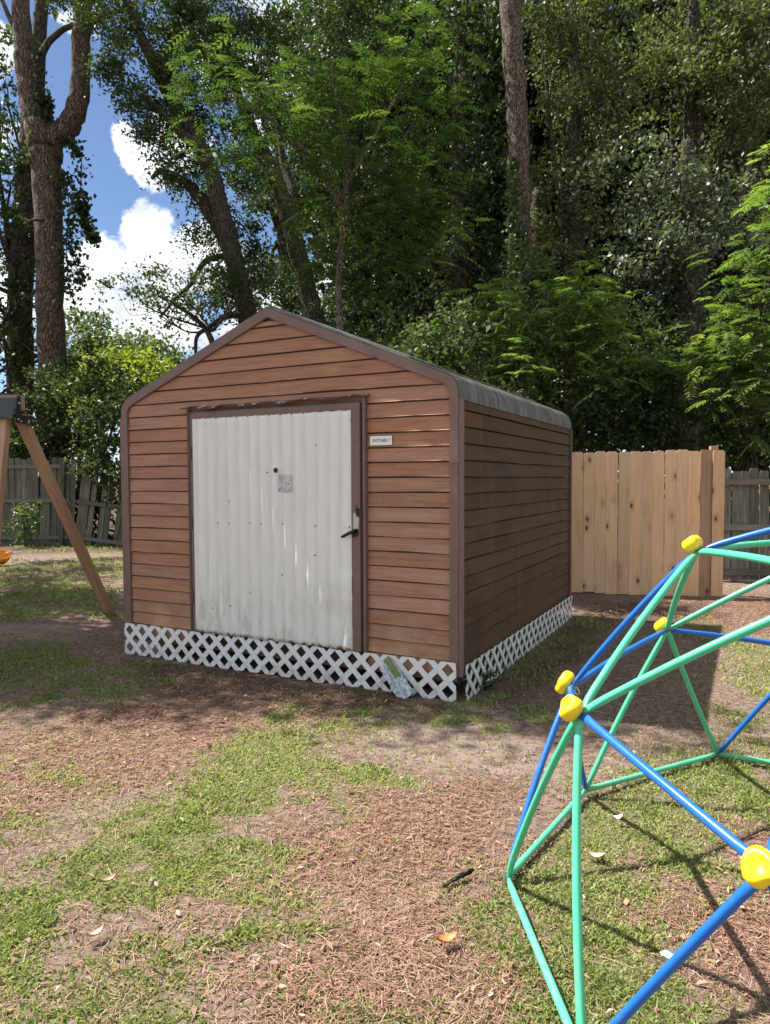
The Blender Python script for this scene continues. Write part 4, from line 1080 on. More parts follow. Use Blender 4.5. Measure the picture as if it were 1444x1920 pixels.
# top-left overhanging oak foliage (upper left, beyond the fork)
D_ = 17.0
tree('oak_tree', 'big leaning oak with dark twisted trunk rising behind the shed roof', 'tree', base_of(480, D_),
     [((500, 1010, D_, 36), (480, 700, D_, 29), (462, 585, D_, 26), (440, 490, D_, 24), (415, 395, D_, 23), (398, 325, D_, 21), (370, 268, D_ , 20), (330, 200, D_ - .2, 19), (295, 130, D_ - .4, 17), (270, 80, D_ - .6, 14), (240, 10, D_ - 1, 11), (210, -80, D_ - 1, 8)),
      ((440, 490, D_, 20), (405, 420, D_ + .4, 17), (370, 365, D_ + .6, 15), (335, 335, D_ + .8, 12), (300, 322, D_ + .9, 8), (285, 335, D_ + .9, 5)),
      ((398, 325, D_, 17), (380, 280, D_ - .3, 16), (345, 255, D_ - .5, 13), (318, 225, D_ - .6, 10), (270, 180, D_ - .6, 6)),
      ((420, 480, D_ - .5, 8), (385, 490, D_ - .8, 7), (360, 530, D_ - 1, 6), (330, 560, D_ - 1.2, 4), (300, 595, D_ - 1.2, 3)),
      ((455, 590, D_, 8), (420, 595, D_ - .4, 7), (395, 612, D_ - .6, 6), (370, 630, D_ - .8, 5), (367, 665, D_ - .8, 4))],
     [(300, 60, D_, 130, 62, 1.6), (420, 20, D_, 110, 70, 1.6), (260, 150, D_ - .4, 72, 55, 1.2), (360, 170, D_, 80, 70, 1.4), (320, 250, D_, 66, 40, 1.1), (290, 215, D_ - .5, 60, 30, .9),
      (350, 330, D_ + .5, 58, 55, 1.0), (390, 420, D_ + .8, 52, 55, 1.0), (430, 300, D_ + .8, 70, 70, 1.1), (500, 130, D_ + .5, 90, 90, 1.4), (200, 20, D_ - 1, 60, 40, 1.2), (160, 10, D_, 60, 30, 1.0), (490, 480, D_ + 1.2, 46, 80, .9), (440, 560, D_ + 1, 50, 50, .9)],
     M['leaf_oak'], M['bark_oak'], None, leaf=0.105, aspect=0.5, dens=1.8, clump=0.36, tk=0.72)
tree('oak_sapling', 'low oak branch spray with lit leaves beside the gable, against the cloud', 'tree', base_of(420, 15.6),
     [((450, 1010, 15.6, 9), (430, 800, 15.6, 8), (400, 650, 15.6, 6), (370, 600, 15.6, 4), (300, 555, 15.6, 3))],
     [(250, 545, 15.5, 62, 24, .8), (330, 530, 15.5, 66, 34, .9), (390, 570, 15.6, 52, 36, .9), (300, 590, 15.4, 60, 20, .7), (410, 510, 15.8, 44, 40, .8), (460, 540, 16, 40, 44, .8)],
     M['leaf_oak'], M['bark_oak'], at(400, 620, 15.6), leaf=0.09, aspect=0.5, dens=0.9, limb_r=0.03, clump=0.28)
# second leaning dark trunk
D_ = 18.5
tree('oak_tree', 'second dark leaning oak trunk just right of the gable peak', 'tree', base_of(600, D_),
     [((610, 1000, D_, 30), (596, 700, D_, 25), (584, 580, D_, 23), (560, 480, D_, 22), (535, 390, D_, 20), (510, 320, D_, 18), (480, 260, D_, 15), (440, 160, D_, 11), (420, 40, D_, 8)),
      ((540, 410, D_, 14), (548, 360, D_ + .3, 12), (530, 300, D_ + .5, 9), (520, 200, D_ + .5, 6))],
     [(540, 640, D_ + 1, 70, 60, 1.2), (640, 640, D_ + .5, 60, 70, 1.2), (520, 560, D_ + 1.5, 40, 60, .9), (560, 300, D_ + 2, 80, 100, 1.4), (620, 60, D_ + 1, 130, 90, 1.8), (700, -40, D_ + 1, 160, 80, 2), (600, 180, D_ + 2, 110, 80, 1.6), (660, 460, D_ + 2, 80, 120, 1.4)],
     M['leaf_dark'], M['bark_oak'], None, leaf=0.13, aspect=0.5, dens=1.0, tk=0.8)
tree('oak_tree', 'dense dim oak closing the gap between the two leaning trunks', 'tree', base_of(545, 24),
     [((545, root_px(545, 24) + 3, 24, 14), (545, 700, 24, 12), (530, 450, 24, 10), (520, 250, 24, 6), (500, 80, 24, 3))],
     [(500, 330, 24, 50, 90, 1.4), (545, 200, 24, 80, 80, 1.6), (560, 430, 24, 60, 90, 1.5), (600, 560, 24, 90, 80, 1.6), (510, 560, 24, 46, 70, 1.3), (470, 80, 24, 90, 70, 1.6), (600, 60, 24, 90, 80, 1.6), (380, 60, 23, 80, 50, 1.4), (640, 380, 24, 70, 120, 1.5)],
     M['leaf_dark'], M['bark_oak'], at(530, 450, 24), leaf=0.19, aspect=0.5, dens=1.1)
# thin pale stem with chinaberry fronds
D_ = 14.0
tree('chinaberry_tree', 'feathery bright green tree with a thin pale stem behind the shed', 'tree', base_of(645, D_),
     [((640, 1000, D_, 8), (638, 720, D_, 7), (637, 600, D_, 6.5), (635, 520, D_, 6), (642, 440, D_, 6), (650, 330, D_, 5), (640, 230, D_, 4), (620, 130, D_, 3)),
      ((645, 400, D_, 4), (600, 320, D_ - .3, 4), (560, 270, D_ - .5, 3), (480, 200, D_ - .8, 2)), ((648, 350, D_, 4), (700, 260, D_ - .3, 3), (760, 150, D_ - .5, 2))],
     [(430, 125, D_, 70, 38, .9), (420, 190, D_ - .3, 64, 40, .8), (520, 190, D_, 90, 50, 1.0), (640, 140, D_, 90, 46, 1.0), (760, 90, D_, 78, 42, 1.0), (700, 190, D_, 95, 60, 1.1), (800, 190, D_ + .3, 60, 60, 1.0), (420, 280, D_ - .4, 60, 34, .8), (540, 290, D_ - .4, 95, 55, 1.0), (660, 290, D_ - .2, 95, 60, 1.0), (780, 300, D_, 78, 60, 1.0),
      (620, 380, D_ + .2, 95, 60, 1.0), (740, 400, D_ + .2, 85, 60, 1.0), (700, 500, D_ + .4, 80, 60, 1.0), (600, 470, D_ + .6, 60, 50, .9), (800, 420, D_ + .5, 60, 70, 1.0)],
     M['leaf_bright'], M['bark_grey'], at(645, 380, D_), leaf=0.105, aspect=0.4, dens=1.0, clump=0.5, frond=1.1, limb_r=0.018)
# big pine trunk on the right
D_ = 17.0
t2 = thing('pine_tree', 'thick straight reddish pine trunk rising behind the middle of the trees', 'tree', base_of(978, D_))
trunk_path(t2, ((978, 1000, D_, 31), (976, 760, D_, 29), (974, 520, D_, 27), (974, 420, D_, 26), (972, 300, D_, 25), (968, 180, D_, 24), (960, 60, D_, 23), (953, -60, D_, 22), (940, -350, D_, 17), (935, -700, D_, 11)), M['bark_pine'], k=0.82)
pb = [(935, -560, D_, 240, 120, 2.4), (900, -750, D_, 260, 130, 2.4), (1000, -900, D_, 220, 120, 2.2)]
limbs(t2, at(940, -450, D_), pb, M['bark_pine'], 0.1); crown('crown', pb, M['leaf_oak'], t2, leaf=0.2, aspect=0.3, dens=0.4)

# dark forest trees, second row
def forest_tree(px, dep, label, blobs, mat, trunk_r=18, lean=0, leaf=0.17, dens=0.9, name='oak_tree', **kw):
    tops = min(b[1] for b in blobs)
    return tree(name, label, 'tree', base_of(px, dep),
                [((px, root_px(px, dep) + 4, dep, trunk_r * 1.15), (px + lean * .2, 700, dep, trunk_r), (px + lean * .6, 400, dep, trunk_r * .85), (px + lean, (tops + 200) / 2, dep, trunk_r * .5), (px + lean, tops, dep, trunk_r * .15))],
                blobs, mat, M['bark_oak'], at(px + lean * .4, 520, dep), leaf=leaf, aspect=0.5, dens=dens, **kw)
forest_tree(860, 19.5, 'dense dark oak filling the gap left of the straight pine trunk', [(840, 120, 19, 95, 120, 1.8), (900, 300, 19, 90, 110, 1.7), (850, 480, 19, 100, 110, 1.8), (780, 600, 19, 110, 90, 1.7), (900, 620, 18.6, 90, 80, 1.5), (880, -40, 19.5, 110, 90, 1.8), (760, 340, 20, 90, 110, 1.7), (700, 640, 18, 80, 60, 1.2)], M['leaf_dark'])
forest_tree(1075, 19.0, 'olive green oak right behind the straight pine trunk', [(1060, 120, 19, 95, 90, 1.8), (1090, 250, 19, 90, 90, 1.7), (1050, 360, 19, 80, 90, 1.6), (1120, 60, 19, 90, 60, 1.6), (1060, 480, 19, 90, 80, 1.6), (1030, -30, 19, 110, 60, 1.8), (1150, 180, 19.5, 70, 70, 1.4)], M['leaf_olive'], leaf=0.14, dens=1.0)
forest_tree(1300, 20.0, 'tall shaggy oak with mossy crown at the upper right', [(1300, 60, 20, 110, 80, 1.8), (1390, 130, 19, 90, 100, 1.7), (1260, 170, 20, 90, 90, 1.7), (1340, 260, 20, 110, 90, 1.8), (1440, 30, 19, 90, 90, 1.7), (1300, -60, 20, 140, 70, 2), (1470, 240, 19, 90, 110, 1.7)], M['leaf_olive'], 26, leaf=0.15, dens=1.0)
forest_tree(1290, 16.0, 'grey leaved glossy tree with silvery sparkle behind the new fence panel', [(1180, 330, 16, 80, 70, 1.3), (1270, 370, 15.8, 110, 80, 1.4), (1220, 460, 15.5, 95, 70, 1.3), (1320, 470, 15.5, 95, 80, 1.3), (1180, 540, 15.8, 70, 50, 1.1), (1380, 400, 16, 80, 80, 1.3), (1300, 580, 15.5, 60, 40, 1.0)], M['leaf_silver'], 20, leaf=0.13, dens=0.9, name='laurel_tree')
forest_tree(1010, 21.0, 'shadowy tree low behind the pine trunk and shed roof', [(960, 560, 20.5, 110, 70, 1.6), (1050, 600, 20.5, 110, 80, 1.6), (820, 720, 20, 130, 80, 1.6), (700, 560, 21, 80, 100, 1.6), (1150, 640, 20.5, 100, 80, 1.6)], M['leaf_dark'])
forest_tree(1400, 18.5, 'dark broad tree beyond the fence at the right edge', [(1400, 560, 18, 90, 100, 1.6), (1460, 420, 18, 90, 120, 1.6), (1350, 690, 17.5, 110, 80, 1.5), (1470, 680, 17.5, 90, 120, 1.5), (1260, 690, 18, 100, 80, 1.5)], M['leaf_dark'])
# far wood closing the view behind everything on the right
fw = thing('far_wood', None, None); fw['kind'] = 'stuff'; fw['label'] = 'shadowy far woodland closing the view behind the nearer trees'
fb = [(660 + 100 * k, 120 + 210 * j + (k % 2) * 80, 27, 120, 140, 2.4) for k in range(9) for j in range(4)] + [(720 + 130 * k, 60 + 260 * j, 31, 150, 170, 2.5) for k in range(8) for j in range(3)]
crown('far_leaves', fb, M['leaf_dark'], fw, leaf=0.40, aspect=0.65, dens=2.0, clump=1.1)
for k, (px0, dp, lab) in enumerate(((-330, 21, 'broad oak beyond the fence well left of the swing frame'), (-720, 22, 'tall oak beyond the fence far to the left of the yard'), (1720, 20, 'leafy oak beyond the old fence right of the yard'), (2100, 21, 'spreading oak beyond the old fence far to the right'))):
    forest_tree(px0, dp, lab, [(px0 - 90, 560, dp, 150, 130, 2.2), (px0 + 100, 600, dp, 150, 140, 2.2), (px0, 380, dp, 190, 150, 2.4), (px0 + 20, 760, dp - .5, 200, 90, 1.8)], M['leaf_oak'], leaf=0.22, dens=0.7)
# bright feathery shrubs above the fence panel
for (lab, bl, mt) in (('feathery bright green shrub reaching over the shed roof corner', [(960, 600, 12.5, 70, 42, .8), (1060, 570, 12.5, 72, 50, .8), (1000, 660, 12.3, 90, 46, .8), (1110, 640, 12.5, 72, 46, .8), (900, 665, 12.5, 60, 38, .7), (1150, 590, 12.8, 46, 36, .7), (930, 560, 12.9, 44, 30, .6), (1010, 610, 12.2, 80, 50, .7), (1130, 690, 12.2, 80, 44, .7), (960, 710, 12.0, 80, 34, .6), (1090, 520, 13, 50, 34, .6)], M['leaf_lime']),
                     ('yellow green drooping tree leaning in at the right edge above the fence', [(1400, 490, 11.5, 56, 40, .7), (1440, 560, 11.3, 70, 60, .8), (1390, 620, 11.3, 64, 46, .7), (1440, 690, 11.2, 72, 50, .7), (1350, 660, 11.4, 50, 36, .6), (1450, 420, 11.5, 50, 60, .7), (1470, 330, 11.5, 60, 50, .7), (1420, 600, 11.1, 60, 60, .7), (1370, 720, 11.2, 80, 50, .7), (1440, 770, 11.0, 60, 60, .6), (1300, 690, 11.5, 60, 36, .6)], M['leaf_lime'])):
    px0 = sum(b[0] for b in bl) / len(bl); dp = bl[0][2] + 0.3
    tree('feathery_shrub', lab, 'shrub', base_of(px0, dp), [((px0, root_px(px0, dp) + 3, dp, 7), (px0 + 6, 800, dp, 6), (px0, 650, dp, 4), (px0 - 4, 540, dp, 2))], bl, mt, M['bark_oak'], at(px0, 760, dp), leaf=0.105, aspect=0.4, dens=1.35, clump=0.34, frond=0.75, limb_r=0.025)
def shrub(label, px0, dp, blobs, mat, name='shrub', **kw):
    return tree(name, label, 'shrub', base_of(px0, dp), [((px0, root_px(px0, dp) + 3, dp, 7), (px0 + 4, 860, dp, 6), (px0, 790, dp, 4))], blobs, mat, M['bark_oak'], at(px0, 850, dp), **{**dict(leaf=0.10, aspect=0.55, limb_r=0.03, clump=0.3), **kw})
shrub('dark leafy hedge shrub directly behind the new fence panel', 1180, 12.6, [(1120, 760, 12.3, 80, 50, .7), (1200, 740, 12.5, 80, 60, .7), (1180, 820, 12.2, 120, 46, .6), (1100, 830, 12.5, 70, 50, .6), (1260, 720, 12.6, 70, 50, .7), (1280, 800, 12.3, 80, 56, .6)], M['leaf_dark'])
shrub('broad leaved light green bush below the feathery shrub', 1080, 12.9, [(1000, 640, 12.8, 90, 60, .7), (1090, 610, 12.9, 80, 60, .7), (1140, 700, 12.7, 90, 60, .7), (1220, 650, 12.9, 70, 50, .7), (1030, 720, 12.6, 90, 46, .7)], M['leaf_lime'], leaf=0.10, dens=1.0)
shrub('dark ivy thicket round the base of the straight pine', 985, 15.4, [(960, 560, 15.4, 60, 60, .8), (1010, 590, 15.3, 60, 60, .8), (930, 620, 15.2, 60, 50, .8), (990, 500, 15.6, 36, 44, .6)], M['leaf_dark'], leaf=0.11, dens=1.2)
shrub('mid green shrub behind the old fence at the right edge', 1390, 12.0, [(1360, 740, 12, 80, 50, .7), (1430, 760, 11.9, 70, 60, .7), (1380, 830, 11.8, 80, 46, .6), (1450, 840, 11.8, 60, 50, .6)], M['leaf_oak'])
shrub('dark shrub tucked behind the right roof edge of the shed', 880, 13.0, [(850, 690, 13, 70, 40, .7), (930, 730, 12.6, 80, 46, .7), (1010, 770, 12.2, 60, 40, .6), (760, 660, 13.5, 70, 40, .8)], M['leaf_oak'], leaf=0.095)
shrub('added shade-casting shrub behind the far back corner of the shed', 800, 10.3, [(830, 730, 9.9, 74, 52, .7), (750, 745, 10.4, 70, 60, .7), (900, 765, 9.7, 56, 44, .5), (690, 720, 10.8, 70, 50, .7), (860, 850, 9.9, 80, 90, .6), (905, 815, 9.5, 66, 76, .6), (850, 770, 9.6, 90, 56, .6), (770, 700, 10.0, 90, 56, .6), (829, 695, 8.8, 60, 46, .4), (852, 625, 9.0, 56, 56, .45), (800, 650, 9.2, 70, 50, .5)], M['leaf_oak'], leaf=0.09, dens=2.0)  # mostly hidden shrub, added so its leaves shade the fence panel's foot
# left side shrubs behind the leaning fence
shrub('dense green shrub over the leaning fence beside the shed', 190, 17.6, [(150, 700, 17.6, 60, 40, .8), (215, 725, 17.5, 44, 40, .7), (150, 760, 16.9, 66, 60, .8), (210, 800, 16.2, 54, 70, .7), (180, 870, 16.0, 50, 40, .5), (222, 900, 15.7, 34, 50, .4), (120, 830, 17, 50, 50, .7), (230, 740, 16.8, 46, 50, .8)], M['leaf_oak'], leaf=0.115, dens=1.5)
shrub('viney green bush wrapped round the forked pine base', 95, 17.2, [(90, 740, 17.2, 46, 44, .7), (60, 800, 17.2, 46, 60, .7), (100, 820, 17.3, 40, 50, .6), (30, 830, 17.4, 60, 40, .6)], M['leaf_oak'], leaf=0.115, dens=1.4)
shrub('low dark undergrowth filling the space behind the leaning fence', 110, 18.6, [(0, 930, 18.6, 90, 80, .8), (110, 940, 18.6, 80, 70, .8), (200, 950, 18.4, 70, 70, .8), (280, 940, 18.4, 70, 80, .8), (-90, 920, 18.6, 90, 90, .8)], M['leaf_dark'], leaf=0.16, dens=1.3)
shrub('yellow green lit bush behind the left roof slope of the shed', 290, 22.0, [(285, 690, 22, 44, 36, .9), (310, 720, 22, 40, 30, .8)], M['leaf_yellow'], leaf=0.15, dens=1.6, clump=0.4)
shrub('sunlit yellowish bush in the gap right of the forked pine', 165, 23.0, [(165, 720, 23, 40, 44, .9), (200, 690, 24, 50, 40, 1.0), (150, 790, 22.5, 46, 40, .8)], M['leaf_yellow'], leaf=0.15, dens=1.6, clump=0.4)
# far tree line in the left gap
for k, (px0, dp, bl, lab) in enumerate(((150, 42, [(150, 640, 42, 62, 56, 2.2), (190, 680, 41, 62, 54, 2), (160, 740, 40, 80, 60, 2)], 'far rounded tree in the sky gap nearest the forked pine'),
                                        (230, 46, [(225, 662, 46, 62, 46, 2.4), (265, 690, 45, 54, 42, 2), (240, 740, 44, 70, 60, 2)], 'far rounded tree in the middle of the sky gap'),
                                        (310, 44, [(300, 668, 44, 34, 36, 2.0), (345, 700, 44, 50, 30, 2), (330, 730, 43, 60, 40, 2)], 'far rounded tree in the sky gap beside the shed roof'))):
    tree('far_tree', lab, 'tree', base_of(px0, dp), [((px0, root_px(px0, dp) + 2, dp, 7), (px0, 700, dp, 4))], bl, M['leaf_far'], M['bark_oak'], None, 'distant trees in the left sky gap', leaf=0.30, aspect=0.6, clump=1.0, dens=2.6)
# trees outside the frame on the left: they shade the yard in front of the shed
D1 = thing('oak_tree', 'shade oak standing left of the yard beside the swing frame', 'tree', (-9.0, 9.6, 0))
V, F = tube(smooth_path([(0, 0, -0.1, .3), (0.1, 0, 2.5, .25), (-0.1, 0.1, 5, .2), (0.1, 0, 7.5, .08)], 5)[:, :3], smooth_path([(0, 0, 0, .3), (0, 0, 1, .25), (0, 0, 2, .2), (0, 0, 3, .08)], 5)[:, 3], 12, 0.05); part('trunk', V, F, M['bark_oak'], D1, True)
def world_crown(par, blobs, mat, leaf, dens, clump=0.4):
    Q = []; Rn = []
    for c, r in blobs:
        nl = int(dens * r[0] * r[1] * math.pi / (leaf * leaf * 0.5) * 2.2); k = max(6, int(r[0] * r[1] * r[2] * 7))
        cc = ellipsoid_pts(k, c, r); ci = RNG.integers(0, k, nl)
        p = cc[ci] + RNG.normal(size=(nl, 3)) * clump * np.array([.6, .6, .4])
        Q.append(leaf_quads(p, leaf, 0.5)); Rn.append(RNG.random(nl))
    STAT[0] += sum(len(q) for q in Q)
    return obj('crown', quads_mesh('crown', np.concatenate(Q) - np.array(par.location)[None, None, :], 4, mat, {'rnd': np.concatenate(Rn)}), par)
SUNH = np.array([0.657, -0.28, -1.0])
def over(px, py, h): g = gpt(px, py); return g - SUNH * h
shade_blobs = [(over(300, 1285, 7.4), (0.85, 0.5, .5)), (over(520, 1310, 7.6), (0.85, 0.36, .4)), (over(400, 1290, 7.5), (0.8, 0.4, .4)), (over(620, 1320, 7.6), (0.6, 0.25, .4)), (over(800, 1345, 7.6), (0.4, 0.18, .3)), (over(120, 1215, 7.2), (0.9, 0.9, .5)), (over(700, 1330, 7.6), (0.5, 0.22, .3)), (over(40, 1130, 7.0), (1.0, 1.1, .6)), (over(150, 1060, 6.5), (1.1, 1.4, .6)), (over(-150, 1200, 6.8), (1.0, 1.0, .6)), (over(-300, 1290, 6.6), (0.8, .8, .6)), (over(930, 1360, 7.8), (0.42, 0.2, .25))]
for k in range(64):
    shade_blobs.append((over(RNG.uniform(-160, 235), RNG.uniform(1065, 1290), RNG.uniform(5.8, 7.4)), (RNG.uniform(.4, .8), RNG.uniform(.4, .8), .35)))
for wx in (-1.4, -0.8, -0.2, 0.4, 1.0, 1.5):
    for wz in (0.5, 1.3, 2.1):
        wp = np.array([-0.8732 + wx * math.cos(A) - 0.05 * math.sin(A), 5.4515 - wx * math.sin(A) - 0.05 * math.cos(A), wz])
        shade_blobs.append((wp - SUNH * RNG.uniform(5.6, 6.6), (0.46, 0.26, 0.40)))
vf = []; root = np.array([0.05, 0.05, 5.0])
for c_, r_ in shade_blobs[::2]:
    e = np.asarray(c_) - np.array(D1.location); m2 = (root + e) / 2 + np.array([0, 0, 0.5]) + RNG.normal(size=3) * 0.2
    T_ = smooth_path([(*root, .07), (*m2, .04), (*e, .012)], 5); vf.append(tube(T_[:, :3], T_[:, 3], 5, 0.05, False))
V, F = merge(*vf); part('branches', V, F, M['bark_oak'], D1, True)
world_crown(D1, shade_blobs, M['leaf_oak'], 0.12, 1.15)
# ivy on the pine trunk, vines hanging round the fork
def vine(name, label, paths, mat, leaf, n, spread):
    o = thing(name, label, 'vine', tuple(at(*paths[0][0][:3])))
    P = []
    for path in paths:
        S_ = smooth_path([(*at(px, py, d), s) for px, py, d, s in path], 8)
        i = RNG.integers(0, len(S_), n); P.append(S_[i, :3] + RNG.normal(size=(n, 3)) * (S_[i, 3:4] * spread))
        V, F = tube(S_[:, :3] - np.array(o.location), [0.012] * len(S_), 5, 0, False); part('stem', V, F, M['bark_oak'], o, True)
    P = np.concatenate(P)
    obj('leaves', quads_mesh('leaves', leaf_quads(P, leaf, 0.75, 0.2, 0.6) - np.array(o.location)[None, None, :], 4, mat, {'rnd': RNG.random(len(P))}), o)
vine('ivy', 'bright ivy climbing the straight pine trunk', [((962, 540, 16.6, .25), (962, 470, 16.6, .22), (964, 400, 16.62, .2), (962, 340, 16.65, .14), (965, 300, 16.7, .06)), ((985, 545, 16.6, .25), (975, 500, 16.6, .2), (980, 440, 16.6, .08))], M['leaf_bright'], 0.10, 900, 0.55)
vine('hanging_vine', 'dark leafy vine hanging from the fork of the left pine', [((128, 268, 17.9, .1), (150, 285, 17.8, .2), (152, 340, 17.8, .25), (140, 400, 17.8, .3), (135, 470, 17.8, .3), (150, 520, 17.8, .22)), ((120, 330, 17.8, .2), (130, 390, 17.8, .3), (125, 470, 17.8, .3), (132, 560, 17.8, .25)), ((155, 380, 17.8, .1), (165, 430, 17.8, .12), (178, 450, 17.8, .1))], M['leaf_dark'], 0.13, 420, 0.6)
vine('hanging_vine', 'thin leafy vine along the left fork of the pine', [((60, 300, 17.7, .2), (70, 230, 17.7, .2), (75, 160, 17.7, .2), (70, 90, 17.7, .15)), ((75, 180, 17.7, .15), (90, 190, 17.7, .12), (88, 220, 17.7, .1))], M['leaf_dark'], 0.12, 260, 0.6)
# little weed at the foot of the left fence, greenery at the shed corner
def weed(label, px, py, n, h, rad, mat, leaf):
    g = gpt(px, py); o = thing('weed', label, 'weed', tuple(g)); P = []
    vf = []
    for k in range(7):
        e = np.array([RNG.normal() * rad, RNG.normal() * rad, h * RNG.uniform(.6, 1.05)]); S_ = smooth_path([(0, 0, 0, .006), (*(e * .5 + RNG.normal(size=3) * .03), .005), (*e, .002)], 5)
        vf.append(tube(S_[:, :3], S_[:, 3], 4, 0, False)); i = RNG.integers(3, len(S_), n); P.append(S_[i, :3] + RNG.normal(size=(n, 3)) * leaf * .8)
    V, F = merge(*vf); part('stems', V, F, mat, o); P = np.concatenate(P)
    obj('leaves', quads_mesh('leaves', leaf_quads(P, leaf, 0.5), 4, mat, {'rnd': RNG.random(len(P))}), o)
weed('tall leafy weed growing against the grey fence by the swing frame', 48, 1025, 60, 0.95, 0.22, M['leaf_bright'], 0.10)
weed('small broad-leaved weed at the front corner of the white lattice', 843, 1302, 10, 0.16, 0.05, M['leaf_bright'], 0.05)
weed('low green weed beside the lattice on the shaded side of the shed', 905, 1290, 14, 0.14, 0.12, M['leaf_oak'], 0.05)

# ------------------------------------------------------------------ ground cover
def scatter(n, ymin, ymax, pw=1.0):
    u = RNG.random(n); y = ymin * (ymax / ymin) ** u if pw == 1.0 else ymin + (ymax - ymin) * u
    x = RNG.uniform(-1, 1, n) * (0.80 * y + 0.9); return x, y
def in_shed(x, y):
    c, s_ = math.cos(A), math.sin(A); dx, dy = x + 0.8732, y - 5.4515
    lx = dx * c - dy * s_; ly = dx * s_ + dy * c
    return (abs(lx) < WH + 0.03) & (ly > -0.05) & (ly < SH_L)
def grass():
    x, y = scatter(1600000, 1.55, 17.0); f = np.maximum(lawn(x, y), 0.075 * (y < 7) * (noise2(x, y, 61, 3, 2.0) > 0.42))
    tuft = noise2(x, y, 90, 3, 14.0)
    k = (RNG.random(len(x)) < f * (0.25 + 0.9 * np.clip((tuft - 0.3) * 2.2, 0, 1)) * 0.62) & ~in_shed(x, y); x, y, f, tuft = x[k], y[k], f[k], tuft[k]
    N = len(x); sc = 1 + 0.12 * np.maximum(y - 3, 0)
    tall = np.clip(noise2(x, y, 95, 2, 2.2) * 1.6 - 0.5, 0.0, 1)
    L = (0.014 + 0.022 * RNG.random(N) * (0.4 + tall)) * sc * (0.7 + 0.6 * tuft); w = 0.0023 * sc * RNG.uniform(0.7, 1.9, N)
    az = RNG.uniform(0, 2 * np.pi, N); lean_ = RNG.uniform(0.45, 1.45, N)
    d1 = np.stack([np.cos(az) * np.sin(lean_ * .6), np.sin(az) * np.sin(lean_ * .6), np.cos(lean_ * .6)], -1)
    d2 = np.stack([np.cos(az) * np.sin(lean_ * 1.35), np.sin(az) * np.sin(lean_ * 1.35), np.cos(lean_ * 1.35)], -1)
    B = np.stack([x, y, height(x, y) - 0.002], -1); m_ = B + d1 * (L * .55)[:, None]; t = m_ + d2 * (L * .5)[:, None]
    th = az + RNG.uniform(0.8, 2.2, N); s = np.stack([np.cos(th), np.sin(th), np.zeros(N)], -1) * w[:, None]
    Q = np.stack([B - s, B + s, m_ + s * .8, t, m_ - s * .8], 1)
    dry = RNG.random(N) ** 1.6; patch_ = noise2(x, y, 97, 3, 1.6)
    r = np.clip(0.15 + 0.55 * dry + 0.5 * (patch_ - 0.5) + 0.25 * (RNG.random(N) < 0.10), 0, 1)
    STAT[0] += N * 1.5
    o = obj('grass', quads_mesh('grass', Q, 5, M['grass'], {'rnd': r})); tag(o, 'short patchy green grass growing over the sandy yard', None, None, 'stuff')
grass()
def straw():
    x, y = scatter(660000, 1.55, 9.5); f = np.clip(0.26 + field(MULCH, x, y, 0.3, 50) * 0.7 + field(DARK_GROUND, x, y, .3, 70) * .3 - 0.2 * field(SAND, x, y, .2, 60), 0.05, 1) * (1 - 0.72 * lawn(x, y))
    k = (RNG.random(len(x)) < f * 0.6 * (0.3 + 1.2 * np.clip(noise2(x, y, 120, 4, 5.0) - .25, 0, 1))) & ~in_shed(x, y); x, y = x[k], y[k]; N = len(x); sc = 1 + 0.10 * np.maximum(y - 3, 0)
    az = RNG.uniform(0, 2 * np.pi, N); L = (0.012 + RNG.gamma(1.6, 0.016, N)) * sc; w = 0.0012 * sc
    d = np.stack([np.cos(az), np.sin(az), RNG.normal(0, .12, N)], -1); s = np.stack([-np.sin(az), np.cos(az), np.zeros(N)], -1)
    B = np.stack([x, y, height(x, y) + RNG.uniform(0.002, 0.010, N)], -1); bend = s * (L * RNG.normal(0, .12, N))[:, None] + np.array([0, 0, 1.0]) * (L * .06)[:, None]
    a, b, c = B - d * (L / 2)[:, None], B + bend, B + d * (L / 2)[:, None]; sw_ = s * w[:, None]
    Q = np.concatenate([np.stack([a - sw_, a + sw_, b + sw_, b - sw_], 1), np.stack([b - sw_, b + sw_, c + sw_ * .4, c - sw_ * .4], 1)])
    r = np.clip(RNG.beta(2, 2.2, N), 0, 1)
    STAT[0] += 2 * N
    tag(obj('pine_straw', quads_mesh('pine_straw', Q, 4, M['straw'], {'rnd': np.concatenate([r, r])})), 'fallen reddish pine needles strewn over the bare soil', None, None, 'stuff')
straw()
